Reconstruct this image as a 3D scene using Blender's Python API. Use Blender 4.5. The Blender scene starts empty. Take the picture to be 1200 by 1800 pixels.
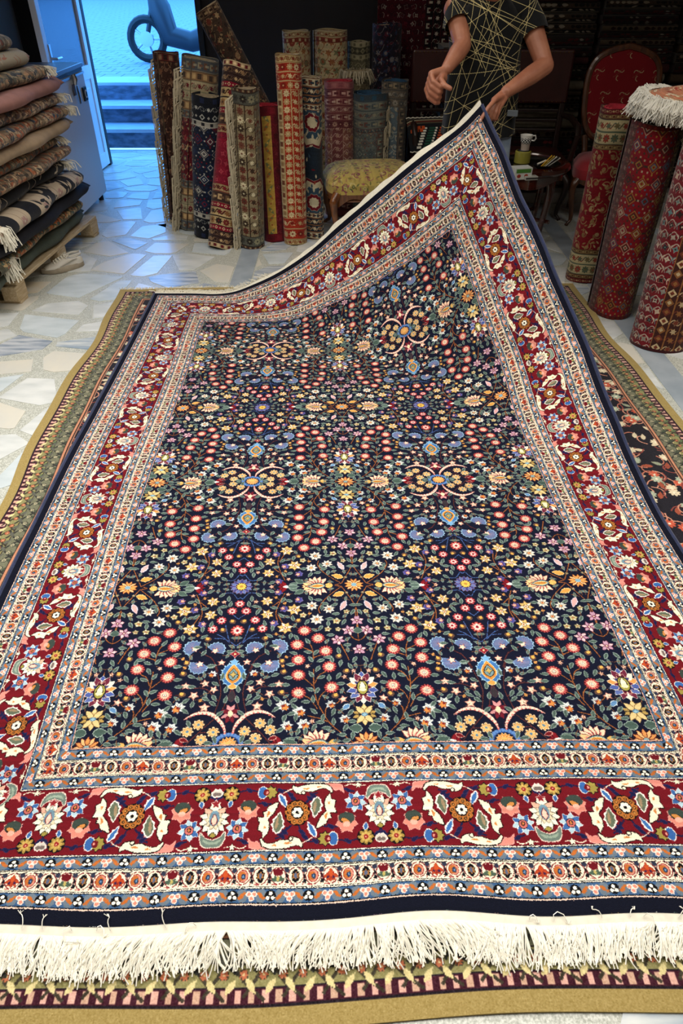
import bpy, bmesh, math, random
import numpy as np
from mathutils import Vector, Matrix
SC=bpy.context.scene; COL=SC.collection
PI=math.pi
# ---------------------------------------------------------------- camera
cam_d=bpy.data.cameras.new('camera'); cam=bpy.data.objects.new('camera',cam_d); COL.objects.link(cam); SC.camera=cam
cam_d.sensor_fit='HORIZONTAL'; cam_d.sensor_width=36; cam_d.lens=36.0   # 1200 px focal length on a 1200 px wide frame
cam_d.clip_start=.05; cam_d.clip_end=200
cam.location=(0,0,1.62); cam.rotation_euler=(PI/2-.681,0,0)
# ---------------------------------------------------------------- world: blue morning daylight seen only through the shop door
w=bpy.data.worlds.new('world'); SC.world=w; w.use_nodes=True
w.node_tree.nodes['Background'].inputs[0].default_value=(.085,.36,.95,1); w.node_tree.nodes['Background'].inputs[1].default_value=5.6
# ---------------------------------------------------------------- ceiling lamps (large, soft) and one added fill over the middle
def area(name,loc,size,power,col,rot=(0,0,0),spread=180):
    d=bpy.data.lights.new(name,'AREA'); d.spread=math.radians(spread); d.shape='RECTANGLE'; d.size,d.size_y=size; d.energy=power; d.color=col
    o=bpy.data.objects.new(name,d); COL.objects.link(o); o.location=loc; o.rotation_euler=rot; return o
area('overhead_light',(0.0,1.0,2.72),(2.6,1.2),41,(1,.965,.90),spread=125)
area('overhead_light',(-1.9,2.4,2.72),(1.2,1.6),34,(1,.97,.92),spread=150)
area('overhead_light',(1.9,2.4,2.72),(.9,1.2),17,(1,.95,.86),spread=150)
area('overhead_light',(0,2.9,2.72),(1.6,.8),13,(1,.96,.88),spread=120)  # added fill, makes up for the near lamp's narrowed spread over mid-carpet
area('overhead_light',(-.4,4.6,2.72),(1.6,.5),12,(1,.9,.78))
# ---------------------------------------------------------------- exposure
vs=SC.view_settings; vs.view_transform='Standard'; vs.look='None'; vs.gamma=1; vs.use_curve_mapping=False; vs.exposure=0.28
SC.display_settings.display_device='sRGB'
# ---------------------------------------------------------------- pattern painter (numpy)
import numpy as np, math
PI=math.pi
HX={}
def hx(s):
    if s not in HX: HX[s]=tuple(int(s[i:i+2],16) for i in (0,2,4))
    return HX[s]
class Cv:
    """small raster canvas in metres, origin bottom left"""
    def __init__(s,w,h,bg,res=.0005):
        s.res=res; s.W=max(2,int(round(w/res))); s.H=max(2,int(round(h/res))); s.a=np.empty((s.H,s.W,3),np.uint8); s.a[:]=hx(bg)
    def poly(s,pts,col):
        p=np.asarray(pts,float)/s.res
        x0,y0=np.floor(p.min(0)).astype(int); x1,y1=np.ceil(p.max(0)).astype(int)+1
        x0=max(x0,0);y0=max(y0,0);x1=min(x1,s.W);y1=min(y1,s.H)
        if x1<=x0 or y1<=y0: return
        X=np.arange(x0,x1)+.5; Y=(np.arange(y0,y1)+.5)[:,None]
        m=np.zeros((y1-y0,x1-x0),bool); n=len(p)
        for i in range(n):
            ax,ay=p[i]; bx,by=p[(i+1)%n]
            if ay==by: continue
            r0=max(int(math.ceil(min(ay,by)-.5)),y0); r1=min(int(math.ceil(max(ay,by)-.5)),y1)
            if r1<=r0: continue
            xs=ax+(Y[r0-y0:r1-y0]-ay)*(bx-ax)/(by-ay)
            m[r0-y0:r1-y0]^=(X<xs)
        s.a[y0:y1,x0:x1][m]=hx(col) if isinstance(col,str) else col
    def ell(s,x,y,rx,ry,col,a=0,n=18):
        t=np.arange(n)*2*PI/n; c,q=math.cos(a),math.sin(a)
        u,v=rx*np.cos(t),ry*np.sin(t)
        s.poly(np.stack([x+u*c-v*q,y+u*q+v*c],1),col)
    def line(s,pts,w,col,col2=None,n=4):
        p=smooth(pts,n); d=np.gradient(p,axis=0); L=np.hypot(d[:,0],d[:,1])+1e-12; nn=np.stack([-d[:,1]/L,d[:,0]/L],1)*w/2
        s.poly(np.concatenate([p+nn,(p-nn)[::-1]]),col)
    def leaf(s,x,y,L,w,a,col,out=None,vein=None,o=.0016,serr=0):
        def shp(L,w):
            t=np.linspace(0,1,9); up=w*np.sin(PI*t**.8)*(1+ (serr*(np.arange(9)%2) if serr else 0))
            xs=np.concatenate([t,t[::-1]])*L-L/2; ys=np.concatenate([up,-up[::-1]])*.5
            c,q=math.cos(a),math.sin(a)
            return np.stack([x+xs*c-ys*q,y+xs*q+ys*c],1)
        if out: s.poly(shp(L+2*o,w+2.6*o),out)
        s.poly(shp(L,w),col)
        if vein:
            c,q=math.cos(a)*L*.38,math.sin(a)*L*.38; s.line([(x-c,y-q),(x+c,y+q)],.0012,vein)
    def ros(s,x,y,r,n,cols,out,ph=0,r0=.0,pw=.9,sq=1):
        """petalled rosette: cols from the outside in"""
        if out: s.ell(x,y,r*1.1,r*1.1*sq,out)
        for k in range(n):
            a=ph+2*PI*k/n; rr=r*.62
            s.ell(x+rr*math.cos(a),y+rr*math.sin(a)*sq,r*.42,r*pw*PI/n*.72,cols[0],a,10)
        for k in range(n):
            if len(cols)>2:
                a=ph+2*PI*k/n; rr=r*.45; s.ell(x+rr*math.cos(a),y+rr*math.sin(a)*sq,r*.24,r*pw*PI/n*.45,cols[1],a,8)
        s.ell(x,y,r*.27,r*.27*sq,cols[-1],0,10)
        if len(cols)>3: s.ell(x,y,r*.14,r*.14,cols[-2])
    def star(s,x,y,r,n,col,out=None,a=0,inn=.55,o=.002):
        def sp(r):
            t=a+np.arange(2*n)*PI/n; rr=np.where(np.arange(2*n)%2==0,r,r*inn)
            return np.stack([x+rr*np.cos(t),y+rr*np.sin(t)],1)
        if out: s.poly(sp(r+o*1.3),out)
        s.poly(sp(r),col)
    def box(s,x0,y0,x1,y1,col): s.poly([(x0,y0),(x1,y0),(x1,y1),(x0,y1)],col)
    def down(s,k=2):
        a=s.a[:s.H//k*k,:s.W//k*k].astype(np.float32); h,w=a.shape[:2]
        return a.reshape(h//k,k,w//k,k,3).mean((1,3))
def smooth(pts,n=5):
    p=np.asarray(pts,float)
    if len(p)<3: return p
    q=np.vstack([2*p[0]-p[1],p,2*p[-1]-p[-2]]); a,b,c,d=q[:-3,None],q[1:-2,None],q[2:-1,None],q[3:,None]; t=(np.arange(n)/n)[None,:,None]
    o=.5*(2*b+(c-a)*t+(2*a-5*b+4*c-d)*t*t+(-a+3*b-3*c+d)*t**3)
    return np.vstack([o.reshape(-1,p.shape[1]),p[-1:]])
NAVY='141c3c'; SAGE='6a7f76'; SAGEL='a3b3a8'; STEM='a5683c'; CREAM='efe4c8'; WHITE='eef0e4'; YEL='e6bd6e'; ORA='d98c46'; CORAL='cf6560'; PINK='eba992'
BLUE='5b7cb4'; LBL='a8cde2'; LILAC='b590a6'; PLUM='5b2342'; DRED='781420'; VIO='55549a'; BLK='0d0d16'
TP,TQ=.3684,.586
def field_tile():
    c=Cv(TP,TQ,NAVY); R=np.random.RandomState(5)
    occ=np.zeros((int(TQ/.004)+1,int(TP/.004)+1),bool)
    def mark(x,y,r):
        j0,j1=int((y-r)/.004),int((y+r)/.004)+1; i0,i1=int((x-r)/.004),int((x+r)/.004)+1
        for j in range(max(j0,0),min(j1,occ.shape[0])):
            for i in range(max(i0,0),min(i1,occ.shape[1])):
                if math.hypot(i*.004-x,j*.004-y)<r: occ[j,i]=1
    def st(pts,w=.0026,col='b8743e'):
        pts=[m(p) for p in pts]; c.line(pts,w+.002,'3a1a24'); c.line(pts,w,col)
        for x,y in smooth(pts): mark(x,y,.004)
    def m(p):
        return (p[0]/1000,p[1]/1000)
    # coordinates below are millimetres inside the quarter repeat
    for S in STEMS_: st(S)
    for S in STEMB_: st(S,.0022,'4a7cc0')
    for S in STEMR_: st(S,.002,'7a4040')
    for x,y in PR:
        x/=1000;y/=1000; c.ell(x,y,.0215,.0205,'6e1626'); c.ros(x,y,.02,14,[CORAL,'f0d2b4','8a5060',WHITE],None,pw=.95); c.ell(x,y,.0062,.006,'8a4050'); c.ell(x,y,.005,.0048,'f3e9d0'); c.ell(x,y,.002,.002,SAGE); mark(x,y,.023)
    def flower(x,y,r,col,cen,out='2a1020',n=8,a=0,inn=.7,cc=None):
        c.star(x,y,r*1.08,n,col,out,a,inn*.92,.0016)
        for k in range(n): t=a+2*PI*k/n+PI/n*0; c.leaf(x+r*.62*math.cos(t),y+r*.62*math.sin(t),r*.8,r*.30,t,'f4ecd4' if k%2 else col,'8a7060',o=.0007)
        c.ell(x,y,r*.36,r*.34,out); c.ell(x,y,r*.29,r*.27,cen)
        if cc: c.ell(x,y,r*.14,r*.14,cc)
        mark(x,y,r*1.05)
    # lotus palmettes pointing away from the A axis
    def lotus(x,y,sx=1):
        for k,(dx,dy,a,l,w) in enumerate([(-.034,0,0,.03,.024)]): c.leaf(x+dx,y,l,w,0,YEL,'3a1a20')
        for a in (-2.2,-1.75,-1.35,-.95,-.55,2.2,1.75,1.35,.95,.55,0,-.25,.25):
            c.leaf(x+.028*math.cos(a)+.004,y+.024*math.sin(a),.042,.0185,a+ (0.25 if a>0 else -.25),'f3d6b8' if abs(a)>.3 else 'efcf96','7a2430'); c.leaf(x+.022*math.cos(a)+.004,y+.019*math.sin(a),.022,.008,a,'e58e80')
        c.leaf(x+.004,y,.058,.026,0,'8aa0a0','1c1a28'); c.leaf(x+.004,y,.046,.014,0,'dfa04a','f3e2b4'); c.line([(x-.014,y),(x+.022,y)],.0012,'8a3a28'); mark(x+.003,y,.036)
    for x,y in LOTUS: lotus(x/1000,y/1000)
    # A axis
    c.ell(0,0,.033,.027,'3a1a20')
    for k in range(12): a=k*PI/6; c.leaf(.022*math.cos(a),.02*math.sin(a),.026,.011,a,'e5a25e' if k%2 else 'efc284','7a2a24')
    c.ell(0,0,.008,.007,'9ab4b4'); mark(0,0,.036)
    c.ell(0,TQ,.031,.027,'2a1420')
    for k in range(12): a=k*PI/6+.26; c.leaf(.019*math.cos(a),TQ+.017*math.sin(a),.026,.0105,a,'e9a85e' if k%2 else 'f2c98e','7a2a24')
    c.ell(0,TQ,.009,.008,'8fb4c4'); mark(0,TQ,.033)
    x,y=YD[0]/1000,YD[1]/1000  # yellow double tulip
    for sg in (1,-1):
        for a in (90,50,130): c.leaf(x+.019*math.cos(math.radians(a)),y+sg*.019*math.sin(math.radians(a)),.032,.015,sg*math.radians(a),'e8cf94','9a7a48')
        c.leaf(x+.024,y+sg*.006,.018,.01,sg*.5,'c8a860','3a3030')
    c.ell(x,y,.009,.006,'5d90b8'); c.star(x,y,.007,4,'a5cbd6'); mark(x,y,.034)
    x,y=CP[0]/1000,CP[1]/1000  # crown palmette
    for k in range(14):
        a=k*2*PI/14+PI/2; r=.042; c.leaf(x+r*.66*math.cos(a),y+r*.9*math.sin(a),.034,.0185,a,[ '5b6db0','e6a25c','f2ead6','8a3450','6a7cb8'][k%5],'f1eee0')
    for k in range(10): a=k*2*PI/10; c.leaf(x+.017*math.cos(a),y+.026*math.sin(a),.02,.01,a,['7a2444','4a4a8a'][k%2],'e8c8a8')
    c.ell(x,y,.017,.026,'111018'); c.ell(x,y,.0145,.023,'b9b05a'); c.leaf(x,y+.004,.036,.016,PI/2,'f4ecc8','2a2018'); c.leaf(x,y-.006,.016,.02,PI/2,'f4e4bc'); mark(x,y,.046)
    # B axis
    x=TP
    c.ell(x,0,.042,.036,'3f66a8'); 
    for k in range(24): a=k*PI/12; c.ell(x+.036*math.cos(a),.031*math.sin(a),.006,.0045,'6a94cc',a,8)
    c.ell(x,0,.028,.024,'20203c')
    for k in range(14): a=k*PI/7; c.leaf(x+.015*math.cos(a),.013*math.sin(a),.02,.0085,a,'e7a04e','f3dcae',o=.001)
    c.ell(x,0,.009,.008,'f0c070'); mark(x,0,.044)
    c.ell(x,TQ,.037,.036,'2a1c38')
    for k in range(16): a=k*PI/8; c.leaf(x+.027*math.cos(a),TQ+.026*math.sin(a),.02,.011,a,'6d7fb6' if k%2 else '55579a','b79aac',o=.001)
    c.ell(x,TQ,.0185,.018,'2a1220'); c.star(x,TQ,.018,12,'efc45c','f5e6b4',0,.7,.0006); c.ell(x,TQ,.006,.006,'c89a4a'); mark(x,TQ,.04)
    y=STARB[1]/1000
    for k in range(8): a=k*PI/4+PI/8; c.leaf(x+.015*math.cos(a),y+.019*math.sin(a),.026,.012,a,'8e2338' if k%2 else 'e0a0a0','5a1830')
    c.ell(x,y,.008,.011,'f3e2ba'); mark(x,y,.032)
    y=BUDB[1]/1000; c.leaf(x,y,.04,.02,PI/2,'4a4048','6a4050'); mark(x,y,.02)
    y=VASE[1]/1000
    for k in range(16):
        a=k*PI/8; c.star(x+.03*math.cos(a),y+.037*math.sin(a),.0105,5,LBL,None,a)
    for k in range(16):
        a=k*PI/8; c.ell(x+.026*math.cos(a),y+.033*math.sin(a),.008,.007,'4f86c0')
    c.ell(x,y,.024,.032,'4f86c0'); c.leaf(x,y+.002,.07,.042,PI/2,'e39a45','f5e0b0'); c.leaf(x,y,.044,.028,PI/2,'8aa6a8',BLK); c.star(x,y,.012,4,'c9b06a','2a2a2a',0,.5)
    c.leaf(x,y-.042,.018,.022,PI/2,'e8a858','f5dcb0'); c.star(x,y+.045,.014,5,'7fb4dc',LBL,.3); mark(x,y,.046)
    y=SR[1]/1000; c.star(x,y,.014,4,'a32434','e0a0a0',PI/2,.6); c.ell(x,y,.004,.004,'f0d0a0'); mark(x,y,.016)
    y=RB[1]/1000; c.ros(x,y,.021,11,['da6a64','f4dccc','8a2030','c03048'],'5a1420'); mark(x,y,.024)
    for x,y in RF: x/=1000;y/=1000; c.ros(x,y,.0155,9,['d8646a','f5d8cc','a02838'],'5a1224'); mark(x,y,.018)
    for x,y in YB: x/=1000;y/=1000; c.ell(x,y,.0105,.009,'7a5a48'); c.leaf(x-.002,y+.003,.014,.011,2.2,'edb95e'); mark(x,y,.011)
    for x,y,r,a in FAN:
        x/=1000;y/=1000;r/=900;a=math.radians(a)
        pts=[];po=[]
        for k in range(17):
            t=a-1.75+3.5*k/16; rr=r*(1 if k%2==0 else .84); pts.append((x+rr*math.cos(t),y+rr*math.sin(t))); po.append((x+(rr+.0028)*math.cos(t),y+(rr+.0028)*math.sin(t)))
        bx,by=x-r*.45*math.cos(a),y-r*.45*math.sin(a)
        c.poly(po+[(bx,by)],LBL); c.poly(pts+[(bx,by)],'7083ad')
        for k in range(1,8): t=a-1.4+2.8*k/8; c.line([(x,y),(x+r*.75*math.cos(t),y+r*.75*math.sin(t))],.0022,'9089a8')
        c.star(x-r*.25*math.cos(a),y-r*.25*math.sin(a),r*.42,5,'f2d8c0','8a4050',a,.5); mark(x,y,r*.95)
    for x,y,r,a in YF: flower(x/1000,y/1000,r/870,'ecc877','f5e8c0','6a3a2a',7,math.radians(a),.66,'c05040'); 
    for x,y in PB: x/=1000;y/=1000; c.star(x,y,.0125,6,'5a5aa2','8a7ab0',.3,.7); c.star(x+.004,y+.002,.008,5,'f0b8a0','7a3040'); mark(x,y,.013)
    for x,y in RT: # red tulip with sage calyx
        x/=1000;y/=1000
        for a in (0,.55,-.55,1.1,-1.1): c.leaf(x+.011*math.cos(a),y+.014*math.sin(a),.03,.012,a,'a02030','5a1020')
        c.leaf(x-.002,y,.026,.012,0,WHITE); 
        for a in (.5,-.5,0): c.leaf(x-.026*1,y+.016*math.sin(a)*1.4,.036,.016,PI-a,SAGE,SAGEL)
        mark(x,y,.026); mark(x-.03,y,.02)
    for x,y,r,a in WF: flower(x/1000,y/1000,r/870,'e9eee6','f0c890','3a4058',8,math.radians(a),.68,'c86040')
    for x,y,r in WO:
        x/=1000;y/=1000;r/=1000; c.star(x,y,r*1.1,7,'e6e8de','46506a',.2,.62); [c.line([(x,y),(x+r*.8*math.cos(.2+t*.9),y+r*.8*math.sin(.2+t*.9))],.0014,'8a94a0') for t in range(7)]; c.star(x-.3*r,y-.35*r,r*.6,5,'e59a50','8a3a28',.5,.6); c.ell(x-.1*r,y-.1*r,r*.22,r*.2,'9a3030'); mark(x,y,r)
    for x,y,r in CF: flower(x/1000,y/1000,r/1000,'d9d09a','e8b070','4a4a38',5,.5,.7,'8a4a30')
    for x,y in LF:
        x/=1000;y/=1000
        for k in range(6): a=k*PI/3+.3; c.leaf(x+.0125*math.cos(a),y+.0115*math.sin(a),.018,.0105,a,'c9a0b4' if k%2 else 'e6c8c8','6a2848')
        c.ell(x,y,.0055,.005,'8a2a50'); c.ell(x,y,.0028,.0028,'f5e6c8'); mark(x,y,.021)
    for x,y,r,a in PF:
        x/=1000;y/=1000;r/=1000; c.star(x,y,r,5,'e6b49c','7a4048',math.radians(a),.5); c.star(x,y,r*.6,5,'f3dcc4',None,math.radians(a)); c.line([(x-r*1.2,y-r*.9),(x,y)],.0014,'8a5a40'); mark(x,y,r)
    for x,y in Y8: x/=1000;y/=1000; c.ros(x,y,.0165,8,['efe0bc','efe0bc','7fa0b0'],'3a2a30'); c.ros(x,y,.0142,8,['dca45c','ecc98c','6a94b0'],None,pw=.8); mark(x,y,.019)
    for pts in CRES:
        p=smooth([m(q) for q in pts]); n=len(p)
        for k in range(n-1):
            w=.002+.0095*math.sin(PI*k/(n-1)); c.line([p[k],p[k+1]],w+.003,'6a2030')
        for k in range(n-1):
            w=.002+.0095*math.sin(PI*k/(n-1)); c.line([p[k],p[k+1]],w,'f5dcc6'); mark(*p[k],.008)
        for k in range(2,n-2,2): c.star(p[k][0],p[k][1]-.0035,.004,3,'e08078',None,k)
    for x,y,l,w,a,c1,c2 in LV: c.leaf(x/1000,y/1000,l/1000,w/1000,math.radians(a),c1,c2,serr=.2); mark(x/1000,y/1000,l/2200)
    for x,y,a in SL:
        x/=1000;y/=1000; 
        if x<0 or y<0 or x>TP or y>TQ: continue
        c.leaf(x,y,.025,.0092,math.radians(a),SAGE,SAGEL,'3c5048',o=.0014); mark(x,y,.009)
    # filler leaves and buds where the ground is still bare
    for k in range(7000):
        x,y=R.rand()*TP,R.rand()*TQ; i,j=int(x/.004),int(y/.004)
        sub=occ[max(j-2,0):j+3,max(i-2,0):i+3]
        if sub.sum()<=1:
            q=R.rand(); a=R.rand()*PI
            if q<.8: c.leaf(x,y,.0215,.0074,a,SAGE,SAGEL,o=.0012)
            elif q<.9: c.leaf(x,y,.013,.009,a,'d9a25c','6a4838',o=.001)
            else: c.star(x,y,.008,5,'e9c0a8','5a3a48',a)
            b_=a+1.1+R.rand(); c.line([(x-.012*math.cos(b_),y-.012*math.sin(b_)),(x,y),(x+.016*math.cos(b_+.5),y+.016*math.sin(b_+.5))],.0016,'a06a44')
            mark(x,y,.0105)
    return c.down(2)
def red_tile():
    L,H=.4,.168; c=Cv(L,H,'8c1628')
    def M(x,y): return ((x-415)/595*.2,(495-y)/475*H)
    def both(fn):
        for rot in (0,1):
            for mir in (0,1):
                fn(rot,mir)
    def T(rot,mir):
        def f(x,y):
            X,Y=M(x,y)
            if mir: X=-X
            if rot: X,Y=L-X,H-Y
            return X,Y
        return f
    def shape(pts,col,out=None,w=.0022,mirror=True,rots=(0,1)):
        for rot in rots:
            for mir in ((0,1) if mirror else (0,)):
                f=T(rot,mir); p=[f(*q) for q in pts]
                if out: c.line(p+[p[0]],w*2,out)
                c.poly(smooth(p+[p[0]],2),col)
    def ang(a,rot,mir):
        a=math.radians(a)
        if mir: a=PI-a
        if rot: a+=PI
        return a
    def each(x,y,fn,mirror=True,rots=(0,1)):
        for rot in rots:
            for mir in ((0,1) if mirror else (0,)):
                X,Y=T(rot,mir)(x,y); fn(X,Y,lambda a:ang(a,rot,mir))
    dv='26265a'
    for pts in [[(590,270),(620,330),(650,360)],[(720,345),(770,340),(820,340)],[(1000,330),(975,380),(950,400)],[(1050,330),(1100,380),(1150,400)],[(940,170),(900,110),(860,90)],[(1045,150),(1065,105),(1100,80)],[(420,360),(390,400),(340,420)],[(560,430),(650,445),(730,430)],[(590,90),(640,75),(690,60)],[(850,420),(880,440),(950,440)]]:
        for rot in (0,1):
            for mir in (0,1):
                f=T(rot,mir); c.line([f(*q) for q in pts],.0036,dv)
                q=pts[1]; X,Y=f(*q); c.leaf(X,Y,.02,.009,.6*(1 if not mir else -1),dv,'4a4a80',o=.0007)
    # grey crescent over the palmette
    shape([(262,150),(262,90),(300,55),(400,45),(470,50),(500,100),(500,145),(470,110),(415,92),(340,100),(290,120)],'7f8f84','eed9c8',.0022,False)
    shape([(290,100),(330,70),(450,65),(480,100),(430,80),(350,85)],'a4b4a2',None,0,False)
    def bf(X,Y,A):
        for k in range(8): a=k*PI/4+.2; c.leaf(X+.0155*math.cos(a),Y+.0155*math.sin(a),.024,.014,a,'4a78b4' if k%2 else 'b9d2dc','f0efe6',o=.0012)
        c.ell(X,Y,.0115,.012,'2a1a30'); c.ell(X,Y,.010,.0105,'d97d74'); c.ell(X,Y+.001,.005,.006,'1a1420'); c.ell(X,Y+.001,.003,.0045,'d98c50')
    each(585,165,bf)
    def pf(X,Y,A):
        c.star(X,Y-.003,.027,7,'e59684','f0c8b8',A(90),.75,.001); c.ell(X,Y+.008,.02,.015,'4f5c54'); c.ell(X+.003,Y-.001,.0135,.0075,'1a1418',.5); c.ell(X+.003,Y,.0115,.006,'dc9a52',.5); c.ell(X,Y-.008,.009,.007,'eeb8a4')
    each(655,305,pf)
    def yf(X,Y,A):
        c.ros(X,Y,.019,8,['b99a4e','d8b868','7a2028'],'1a1018'); c.ell(X,Y,.0055,.0055,'b03030'); c.ell(X,Y,.002,.002,'f0c0a0')
    each(522,420,yf)
    each(428,430,lambda X,Y,A:(c.leaf(X,Y,.022,.018,PI/2,'d8d0c4','f2ece0'),c.ell(X,Y-.003,.006,.005,'8a7a74')),False)
    each(520,345,lambda X,Y,A:c.leaf(X,Y,.018,.0095,A(100),'4a78b4','f0ece4'))
    def bo(X,Y,A):
        c.star(X+.008*math.cos(A(0)),Y,.018,8,'b0a050','1a1018',0,.7); a=A(180)
        c.ell(X+.011*math.cos(a),Y,.0125,.0175,'f0ece0'); c.ell(X+.011*math.cos(a),Y,.0105,.0155,'4478ba'); c.ell(X+.002,Y,.0075,.009,'8a1c28'); c.ell(X,Y,.003,.004,'eea090')
    each(785,425,bo)
    shape([(665,100),(675,60),(690,30),(790,15),(795,30),(760,45),(735,75),(700,70)],'e8988a','f2c0b4',.001)
    # cream arabesques
    cr='f2e9cf'; cream=[[(755,85),(775,45),(830,28),(930,30),(1010,50),(1040,35),(1045,55),(1020,90),(960,100),(950,80),(900,82),(850,62),(800,60),(765,90)],
      [(770,105),(805,145),(810,200),(800,230),(840,270),(870,340),(835,330),(800,310),(790,280),(765,275),(775,240),(730,240),(745,200),(735,160),(765,145)]]
    for p in cream:
        mx,my=sum(q[0] for q in p)/len(p),sum(q[1] for q in p)/len(p); p=[(mx+(q[0]-mx)*1.03,my+(q[1]-my)*1.08) for q in p]
        shape(p,cr,'150c10',.0016,True)
    shape([(830,45),(870,42),(860,55)],'dd9656'); shape([(920,55),(980,60),(940,70)],'dd9656'); shape([(790,240),(815,265),(800,290)],'dd9656'); shape([(770,160),(790,165),(780,185)],'dd9656')
    for rot in (0,1):
        for mir in (0,1):
            f=T(rot,mir); c.line([f(950,95),f(965,75),f(985,90),f(975,105)],.0018,'150c10'); c.line([f(1040,60),f(1080,75),f(1120,100)],.0022,cr); c.line([f(505,40),f(560,45),f(620,30),f(660,45)],.0026,cr)
            X,Y=f(560,40); c.star(X,Y,.009,5,cr,'150c10',PI/2,.5,.001)
    each(875,200,lambda X,Y,A:(c.leaf(X,Y,.058,.026,A(-82),'f0ece0',None,serr=.35),c.leaf(X,Y,.05,.02,A(-82),'76806a',None,serr=.2),c.leaf(X+.003,Y,.034,.008,A(-82),'b09878')))
    each(905,360,lambda X,Y,A:(c.leaf(X,Y,.046,.016,A(62),'f0ece4',None,serr=.3),c.leaf(X,Y,.04,.010,A(62),'4a80be')))
    # orange rosette
    X,Y=M(1010,240)
    c.ell(X,Y,.031,.0335,'150c10')
    for k in range(10): a=k*PI/5; c.ell(X+.022*math.cos(a),Y+.0235*math.sin(a),.0085,.008,'c8803a'); 
    for k in range(10): a=k*PI/5; c.ell(X+.022*math.cos(a),Y+.0235*math.sin(a),.0036,.0036,'150c10'); c.ell(X+.022*math.cos(a),Y+.0235*math.sin(a),.0022,.0022,'e0a050')
    c.ell(X,Y,.0155,.0165,'150c10')
    for k in range(6): a=k*PI/3; c.ell(X+.0085*math.cos(a),Y+.009*math.sin(a),.0055,.0052,'f5efdc')
    c.ell(X,Y,.004,.004,'150c10')
    for (X,fl) in ((0,0),(L,1)):
        Y=M(0,235)[1] if not fl else H-M(0,235)[1]+.0
        c.ell(X,Y+.001,.031,.037,'120c12')
        for k in range(12):
            a=k*PI/6+PI/12-PI/2
            c.leaf(X+.0225*math.cos(a),Y+.0275*math.sin(a)+.001,.03,.0165,a,'f4efd8' if k not in (4,7) else 'e9b8a0','120c12',o=.0006)
        for k in range(10): a=k*PI/5; c.leaf(X+.013*math.cos(a),Y+.016*math.sin(a),.02,.011,a,'e9d8b8','3a2a20',o=.0006)
        c.ell(X,Y+.004,.0125,.02,'7f9fb0'); c.leaf(X,Y,.028,.013,PI/2,'f3cdb8','7a2030'); c.leaf(X,Y-.038,.012,.014,PI/2,'b0a050','120c12'); c.star(X,Y+.04,.011,5,'a8303a','f0e0d0',PI/2,.5)
    return c.down(2)
def guard_tile():
    L,H=.085,.031; c=Cv(L,H,'4d729c')
    for x in (.0212,.0638): c.ell(x,H/2,.013,.0155,'7b8a98')
    for x,s in ((.0212,1),(.0638,-1)):
        c.line([(x-.016*s,H*.2),(x-.008*s,H*.35),(x,H*.45),(x+.014*s,H*.85)],.0022,'9a7050'); c.ell(x-.012*s,H*.6,.004,.005,'8c8078'); c.leaf(x,H*.5,.018,.009,.9*s,'cf7a38'); c.leaf(x+.006*s,H*.68,.009,.006,-.4*s,'cf7a38'); c.leaf(x-.006*s,H*.34,.009,.006,2.2*s,'cf7a38')
    for x0 in (0,L):
        c.ell(x0,H*.5,.0125,.0125,BLK)
        for dx,dy in ((0,.0055),(-.0055,-.004),(.0055,-.004)): c.ell(x0+dx,H*.5+dy,.0045,.0046,'f6f1e0')
        c.ell(x0,H*.5,.0012,.0012,'5a3040')
    x0=L/2
    for dx,dy in ((0,-.006),(-.006,.004),(.006,.004)): c.ell(x0+dx,H*.5+dy,.0068,.0066,'f5ddd0')
    for dx,dy in ((0,-.006),(-.006,.004),(.006,.004)): c.ell(x0+dx,H*.5+dy,.0042,.004,'ea9680')
    return c.down(2)
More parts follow.
